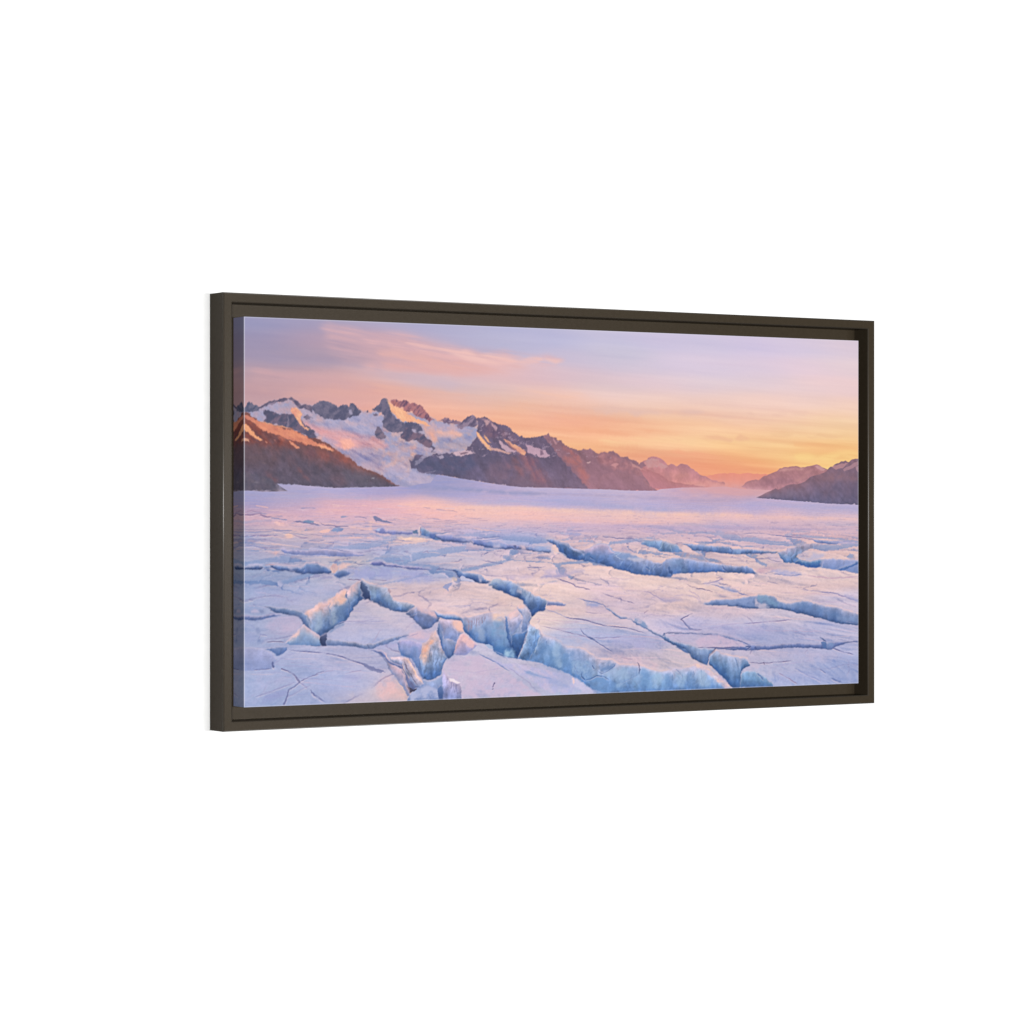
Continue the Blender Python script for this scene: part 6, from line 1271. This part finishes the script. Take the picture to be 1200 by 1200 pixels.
line("538.4,486.4 557.1,489.8 570.4,492.4 583.7,496.0 603.8,500.6 630.7,506.9 650.9,512.4", (130, 116, 158), 2, a=.75)
line("617.2,491.7 620.6,496.8 625.6,501.7 634.0,507.8 645.9,512.8 659.4,520.2 671.3,526.7 684.9,535.5", (106, 114, 162), 3, 2.4, a=.85)
put("630.7,505.4 640.8,508.5 647.6,512.9 637.4,511.2", (90, 106, 156), .8, 0, .5)
line("634.0,507.5 657.7,508.9 684.9,508.9 702.0,507.9", (136, 124, 168), 2, a=.75)
line("698.6,541.9 712.3,544.8 722.6,545.9", (136, 120, 156), 2.2, a=.8)
put("678.1,512.2 719.2,511.7 760.6,516.9 767.5,525.7 726.0,527.5 691.7,522.4", (166, 164, 208), .4, 4, 2)
put("678.1,540.5 719.2,538.7 753.6,545.3 781.4,557.5 760.6,562.6 726.0,555.9 691.7,552.2", (232, 196, 204), .5, 3, 2)
line("702.0,531.2 719.2,527.3 739.8,527.8 753.6,533.9", (196, 180, 208), 3, a=.5)
line("745.0,469.6 750.2,466.8 753.6,464.0", (140, 118, 150), 2.6, a=.7); line("819.9,481.0 823.4,481.0", (90, 80, 110), 2, a=.8)
line("829.4,421.9 839.2,424.6 853.4,429.2 869.3,432.0 887.1,436.0", (120, 104, 140), 2.6, a=.85)
line("837.5,433.3 846.3,436.0 855.1,443.6 862.2,452.9", (176, 156, 190), 2.8, a=.6)
line("805.9,442.0 823.4,440.0 844.5,442.6 858.7,451.4", (184, 162, 192), 3, a=.5)
line("863.3,421.8 880.0,420.9 894.2,417.3 907.4,414.0 890.7,412.0", (138, 124, 166), 2.6, a=.8)
put("865.8,421.2 883.5,418.6 897.8,416.7 904.9,420.3 890.7,424.5 872.9,424.2", (200, 188, 216), .5, 1, .6)
line("883.5,423.5 904.9,429.0 919.3,433.0 934.5,436.1 948.1,440.7 962.5,443.8", (118, 124, 174), 2.6, 3.6, a=.85)
put("897.8,426.6 912.1,427.7 930.0,432.3 944.4,438.3 930.0,437.5 912.1,433.5", (150, 160, 204), .75, 1, .6)
line("930.0,407.0 940.8,407.7", (170, 150, 184), 2, a=.6)
line("1074.2,434.6 1094.7,436.9 1120.8,439.4 1143.3,441.8 1162.1,446.8 1181.0,452.2 1200.0,456.4", (140, 132, 176), 2.6, 3.6, a=.8)
put("1165.9,444.5 1184.8,448.4 1200.0,454.0 1200.0,458.5 1181.0,453.7", (160, 164, 208), .6, 1, .6)
# dark opening right of centre
wall("865.8,456.5 880.0,452.4 897.8,448.9 915.7,448.9 934.5,449.2 946.3,447.0 957.1,445.5 966.1,444.4 974.3,443.5 993.4,442.8 1011.6,444.1 1019.0,448.2 1026.3,454.7 1039.1,457.6 1053.9,458.7 1066.8,456.0 1079.8,454.4 1089.1,455.2 1097.4,457.7 1113.3,461.5 1128.3,464.7 1141.4,465.5 1154.6,466.7 1169.7,473.2 1188.6,476.5 1207.6,479.5 1207.6,499.0 1179.1,496.9 1159.3,495.3 1147.0,492.4 1133.9,489.5 1120.8,486.2 1107.7,483.9 1087.2,478.5 1074.2,475.6 1061.3,473.9 1042.8,469.7 1026.3,467.1 1011.6,465.6 1000.7,465.8 980.6,465.7 966.1,465.4 937.2,461.4 910.3,459.0 887.1,458.6", (152, 170, 204), (96, 130, 178), seed=120, stri=.12, rim=PK, foot=.12)
put("865.8,455.9 894.2,450.6 930.0,450.3 951.7,448.6 969.8,445.9 973.4,462.9 940.8,460.1 904.9,458.0 883.5,458.2", (144, 162, 206), .75, 1, 1)
put("1057.6,459.1 1083.5,456.6 1109.6,462.9 1132.0,469.2 1154.6,475.6 1169.7,481.8 1150.8,485.9 1124.5,481.0 1094.7,473.0 1068.7,468.1", (100, 132, 182), .55, 3, 1)
put("977.0,444.6 1002.5,444.4 1017.1,449.6 1028.1,458.6 1020.8,464.3 998.9,462.5 984.3,454.9", (130, 164, 196), .7, 2, 1)
put("972.7,448.9 977.0,447.5 980.6,453.4 989.7,458.0 997.0,456.0 1004.3,461.1 1006.2,466.1 984.3,465.5 974.5,463.0", (206, 194, 212), .75, 1, .9, 121)
put("1150.8,484.4 1169.7,481.8 1200.0,485.4 1200.0,494.3 1177.2,493.9 1158.3,490.5", (140, 160, 200), .6, 2, 1)
line("935.4,462.9 951.7,464.6 966.1,467.2", (118, 134, 180), 2.4, a=.7)
line("1169.7,490.8 1200.0,495.8", (110, 124, 170), 2, a=.6)
put("1011.6,449.5 1039.1,458.8 1061.3,459.1 1079.8,455.0 1068.7,463.7 1039.1,464.7 1024.5,461.5", (118, 146, 190), .5, 2, 1)
# next crack to the front
line("843.8,471.4 832.2,476.0 820.6,481.0 826.9,486.3 832.2,492.7 839.2,497.8 849.8,499.7 863.3,499.7", (118, 110, 152), 2.8, a=.85, seed=12)
put("825.2,485.4 834.0,491.3 844.5,498.2 837.5,498.6 828.7,491.2", (130, 138, 184), .7, 0, .5)
line("951.7,491.1 973.4,490.4 995.2,489.4 1024.5,487.9 1053.9,486.7", (138, 124, 166), 2.6, a=.8)
line("869.3,497.8 897.8,495.5 922.9,491.7 944.4,490.7", (180, 166, 200), 2.4, a=.6)
put("887.1,499.6 930.0,496.2 984.3,495.9 1039.1,499.9 1020.8,506.9 966.1,508.6 912.1,504.5", (176, 168, 208), .4, 4, 2)
wall("788.4,503.8 809.4,503.2 823.4,502.9 839.2,502.9 853.4,505.0 867.5,505.9 880.0,505.3 892.4,506.1 908.5,509.1 924.7,512.9 944.4,518.9 964.3,526.1 987.9,528.7 1009.8,528.6 1028.1,527.6 1041.0,527.3 1053.9,526.8 1066.8,526.2 1090.9,528.2 1113.3,529.6 1130.1,528.0 1147.0,526.6 1164.0,525.5 1181.0,525.6 1207.6,525.3 1207.6,527.4 1188.6,527.9 1175.3,529.6 1160.2,532.9 1148.9,535.0 1145.2,537.8 1141.4,540.1 1128.3,538.9 1118.0,538.1 1090.9,535.6 1066.8,534.4 1041.0,535.0 1016.2,535.8 991.6,536.1 974.3,536.8 951.7,536.0 934.5,536.1 912.1,533.8 895.1,533.1 883.5,530.8 912.1,530.1 940.8,529.9 962.5,529.8 948.1,523.7 926.4,517.3 904.9,512.8 887.1,509.8 867.5,507.9 844.5,505.9 816.4,505.3", (132, 150, 194), (114, 134, 184), seed=122, stri=.08, foot=.08)
put("876.4,509.5 894.2,509.4 915.7,515.3 937.2,521.1 958.9,528.9 933.6,529.1 904.9,529.0 880.0,529.3 858.7,527.9 848.1,519.0 858.7,513.5", (206, 184, 208), .85, 1, 1)
line("853.4,529.5 880.0,530.4 908.5,531.7 940.8,530.8", (112, 104, 146), 2.2, a=.9)
line("962.5,527.5 951.7,522.9 937.2,518.7", (96, 104, 150), 2.2, a=.7)
line("1114.0,517.8 1120.8,520.9 1129.0,525.6", (74, 92, 140), 4, a=.85)
put("1117.0,526.8 1122.6,525.4 1128.3,527.0 1129.0,538.3 1122.6,537.9", (86, 118, 172), .8, 0, .5)
put("1130.1,528.0 1143.3,528.9 1147.0,533.4 1141.4,539.2 1131.3,538.7", (134, 160, 204), .6, 1, .5)
line("1143.3,537.2 1154.6,541.0 1169.7,545.3 1190.5,550.0", (108, 110, 158), 4, 2.4, a=.85)
put("973.4,532.1 977.0,530.2 980.6,534.7 975.2,537.2", (86, 100, 152), .8, 0, .4)
line("955.3,529.7 966.1,530.5 958.9,534.7", (70, 84, 134), 3, a=.7)
# groove down to the bottom edge, and the right-hand blocks
wall("786.7,506.1 795.4,511.2 802.4,516.2 819.9,520.3 839.2,524.5 848.1,527.6 856.0,530.4 872.9,531.1 890.7,532.4 887.1,538.1 880.0,544.3 878.2,551.5 875.5,560.1 865.8,556.9 856.0,553.2 848.1,549.2 841.0,544.7 837.5,539.7 832.2,534.4 823.4,529.9 812.9,526.2 798.9,520.7 786.7,515.5", (146, 172, 204), (96, 132, 178), seed=124, stri=.14, foot=.12)
line("841.0,526.9 841.0,539.0 844.5,546.3", (82, 108, 156), 2.6, a=.7); line("855.1,530.7 855.1,542.2", (150, 176, 210), 2, a=.6)
line("894.2,531.1 888.9,536.4 883.5,540.1", (86, 90, 128), 4, a=.85); line("881.0,542.9 877.5,548.6 874.6,555.7", (52, 72, 114), 4.6, 3, a=.85)
wall("880.0,544.3 887.1,539.6 895.1,535.4 899.6,538.4 904.9,542.1 919.3,545.0 934.5,547.5 948.1,549.6 958.9,552.2 962.5,557.5 966.1,562.6 958.9,564.7 951.7,567.4 947.0,572.0 945.5,582.4 944.4,598.4 937.2,602.5 927.2,599.3 915.7,588.8 904.9,578.9 894.2,569.9 885.3,563.8 878.2,558.1", (160, 180, 210), (74, 120, 172), mid=(120, 158, 196), seed=125, stri=.14, rim=PK, foot=.08)
line("933.6,548.6 937.2,561.8 940.8,576.5", (92, 122, 170), 2.6, a=.7)
put("958.9,552.2 973.4,555.5 991.6,558.3 1009.8,559.4 1006.2,565.2 984.3,563.1 966.1,564.1", (186, 180, 206), .6, 1, 1)
wall("944.4,599.8 945.2,582.4 948.1,572.9 958.9,571.1 973.4,572.4 984.3,575.7 993.4,581.5 1002.5,587.6 1013.5,594.7 1017.1,602.2", (140, 174, 204), (92, 136, 186), mid=(116, 160, 198), seed=126, stri=.14)
put("948.1,572.3 958.9,565.9 973.4,562.2 987.9,562.3 984.3,567.5 966.1,572.2", (206, 190, 212), .7, 1, 1)
line("980.6,576.2 987.9,582.2 993.4,588.2", (86, 112, 166), 4, a=.6)
line("962.5,557.5 984.3,559.6 1006.2,559.6 1031.8,558.3 1053.9,556.8", (118, 106, 144), 2.4, a=.85); line("993.4,557.5 995.2,562.5", (110, 96, 130), 2.4, a=.8)
line("1026.3,576.9 1039.1,583.7 1053.9,591.5 1066.8,597.2", (150, 128, 160), 2.4, a=.8)
line("1061.3,570.5 1076.1,577.5 1094.7,585.4 1118.0,595.0", (140, 150, 198), 4, a=.65)
line("1115.2,573.6 1120.8,575.8 1128.3,580.8", (112, 124, 172), 2.4, a=.8)
line("1139.5,589.1 1150.8,593.6 1164.0,597.3", (96, 114, 168), 5, a=.8)
line("1002.5,569.5 1039.1,563.2 1076.1,559.7 1105.8,556.1", (178, 168, 204), 2.6, a=.5)
line("1011.6,578.5 1031.8,587.9 1050.2,595.8", (166, 168, 210), 3, a=.5)

# --------------------------------------------------------------- finishing
TONE = 0.0
fray(288, 470, 4.0, 0.7, 12.0, 441)
fray(288, 600, 1.6, 0.35, 5.0, 443)
grain = fbm(XX / 2.2, YY / 1.8, 2, 201)
low = np.clip((YY - 262) / 30, 0, 1)
soft = np.stack([blur1(blur1(IMG[..., k].copy(), 2), 2) for k in range(3)], -1)
IMG = IMG + (IMG - soft) * (0.34 + .08 * low)[..., None]
lum = (IMG @ col((.3, .59, .11)))[..., None]
IMG = IMG + (lum - 182) * .10 * np.clip((YY - 300) / 90, 0, 1)[..., None] * col((1.1, 1.0, .85))
IMG = np.clip(IMG + (grain * (.8 + 3.2 * low))[..., None], 0, 255)

# ---------------------------------------------------------------- the canvas
# a fine sheet with the print as ink colour; its margins turn back over the
# stretcher edges and repeat the print mirrored
MG = 36
cols = np.arange(-MG, RW + MG + 1); rows = np.arange(-MG, RH + MG + 1)
cx, cy = np.meshgrid(cols, rows)
over = np.maximum.reduce([-cx, cx - RW, -cy, cy - RH, np.zeros_like(cx)])
fold = LEDGE - FACE - 0.0002
px_ = (np.clip(cx, 0, RW) / RW - 0.5) * CW
pz_ = (0.5 - np.clip(cy, 0, RH) / RH) * CH
py_ = FACE + fold * over / MG
# ease the fold so that it catches the light
ease = 0.0006
px_ = px_ + np.where((over == 0) & (cx == 0), ease * .3, 0) - np.where((over == 0) & (cx == RW), ease * .3, 0)
verts = np.stack([px_, py_, pz_], -1).reshape(-1, 3).astype(np.float32)
ux = np.where(cx < 0, -cx, np.where(cx > RW, 2 * RW - cx, cx)); uy = np.where(cy < 0, -cy, np.where(cy > RH, 2 * RH - cy, cy))
ink = IMG[np.clip(uy, 0, RH - 1), np.clip(ux, 0, RW - 1)] / 255.0
ink = np.where(ink <= 0.04045, ink / 12.92, ((ink + 0.055) / 1.055) ** 2.4) / np.array((2.84, 2.86, 2.84))
# a bright highlight along the folds, painted into the ink colour
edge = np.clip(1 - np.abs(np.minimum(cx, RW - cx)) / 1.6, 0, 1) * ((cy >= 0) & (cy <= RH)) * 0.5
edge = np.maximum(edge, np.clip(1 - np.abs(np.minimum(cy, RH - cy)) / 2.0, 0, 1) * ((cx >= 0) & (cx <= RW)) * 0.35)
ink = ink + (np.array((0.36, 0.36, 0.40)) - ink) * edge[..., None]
nc, nr = len(cols), len(rows)
idx = np.arange(nc * nr).reshape(nr, nc)
quads = np.stack([idx[1:, :-1], idx[1:, 1:], idx[:-1, 1:], idx[:-1, :-1]], -1).reshape(-1, 4)
me = bpy.data.meshes.new('canvas_print')
me.vertices.add(len(verts)); me.vertices.foreach_set('co', verts.ravel())
me.loops.add(quads.size); me.loops.foreach_set('vertex_index', quads.ravel().astype(np.int32))
me.polygons.add(len(quads)); me.polygons.foreach_set('loop_start', np.arange(0, quads.size, 4, dtype=np.int32))
me.polygons.foreach_set('loop_total', np.full(len(quads), 4, np.int32))
me.update(calc_edges=True)
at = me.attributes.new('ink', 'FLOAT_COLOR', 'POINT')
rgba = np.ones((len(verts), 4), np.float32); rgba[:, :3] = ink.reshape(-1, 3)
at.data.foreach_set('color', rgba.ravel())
me.materials.append(M_PRINT)
canvas = bpy.data.objects.new('canvas_print', me)
C.objects.link(canvas)
canvas.parent = picture
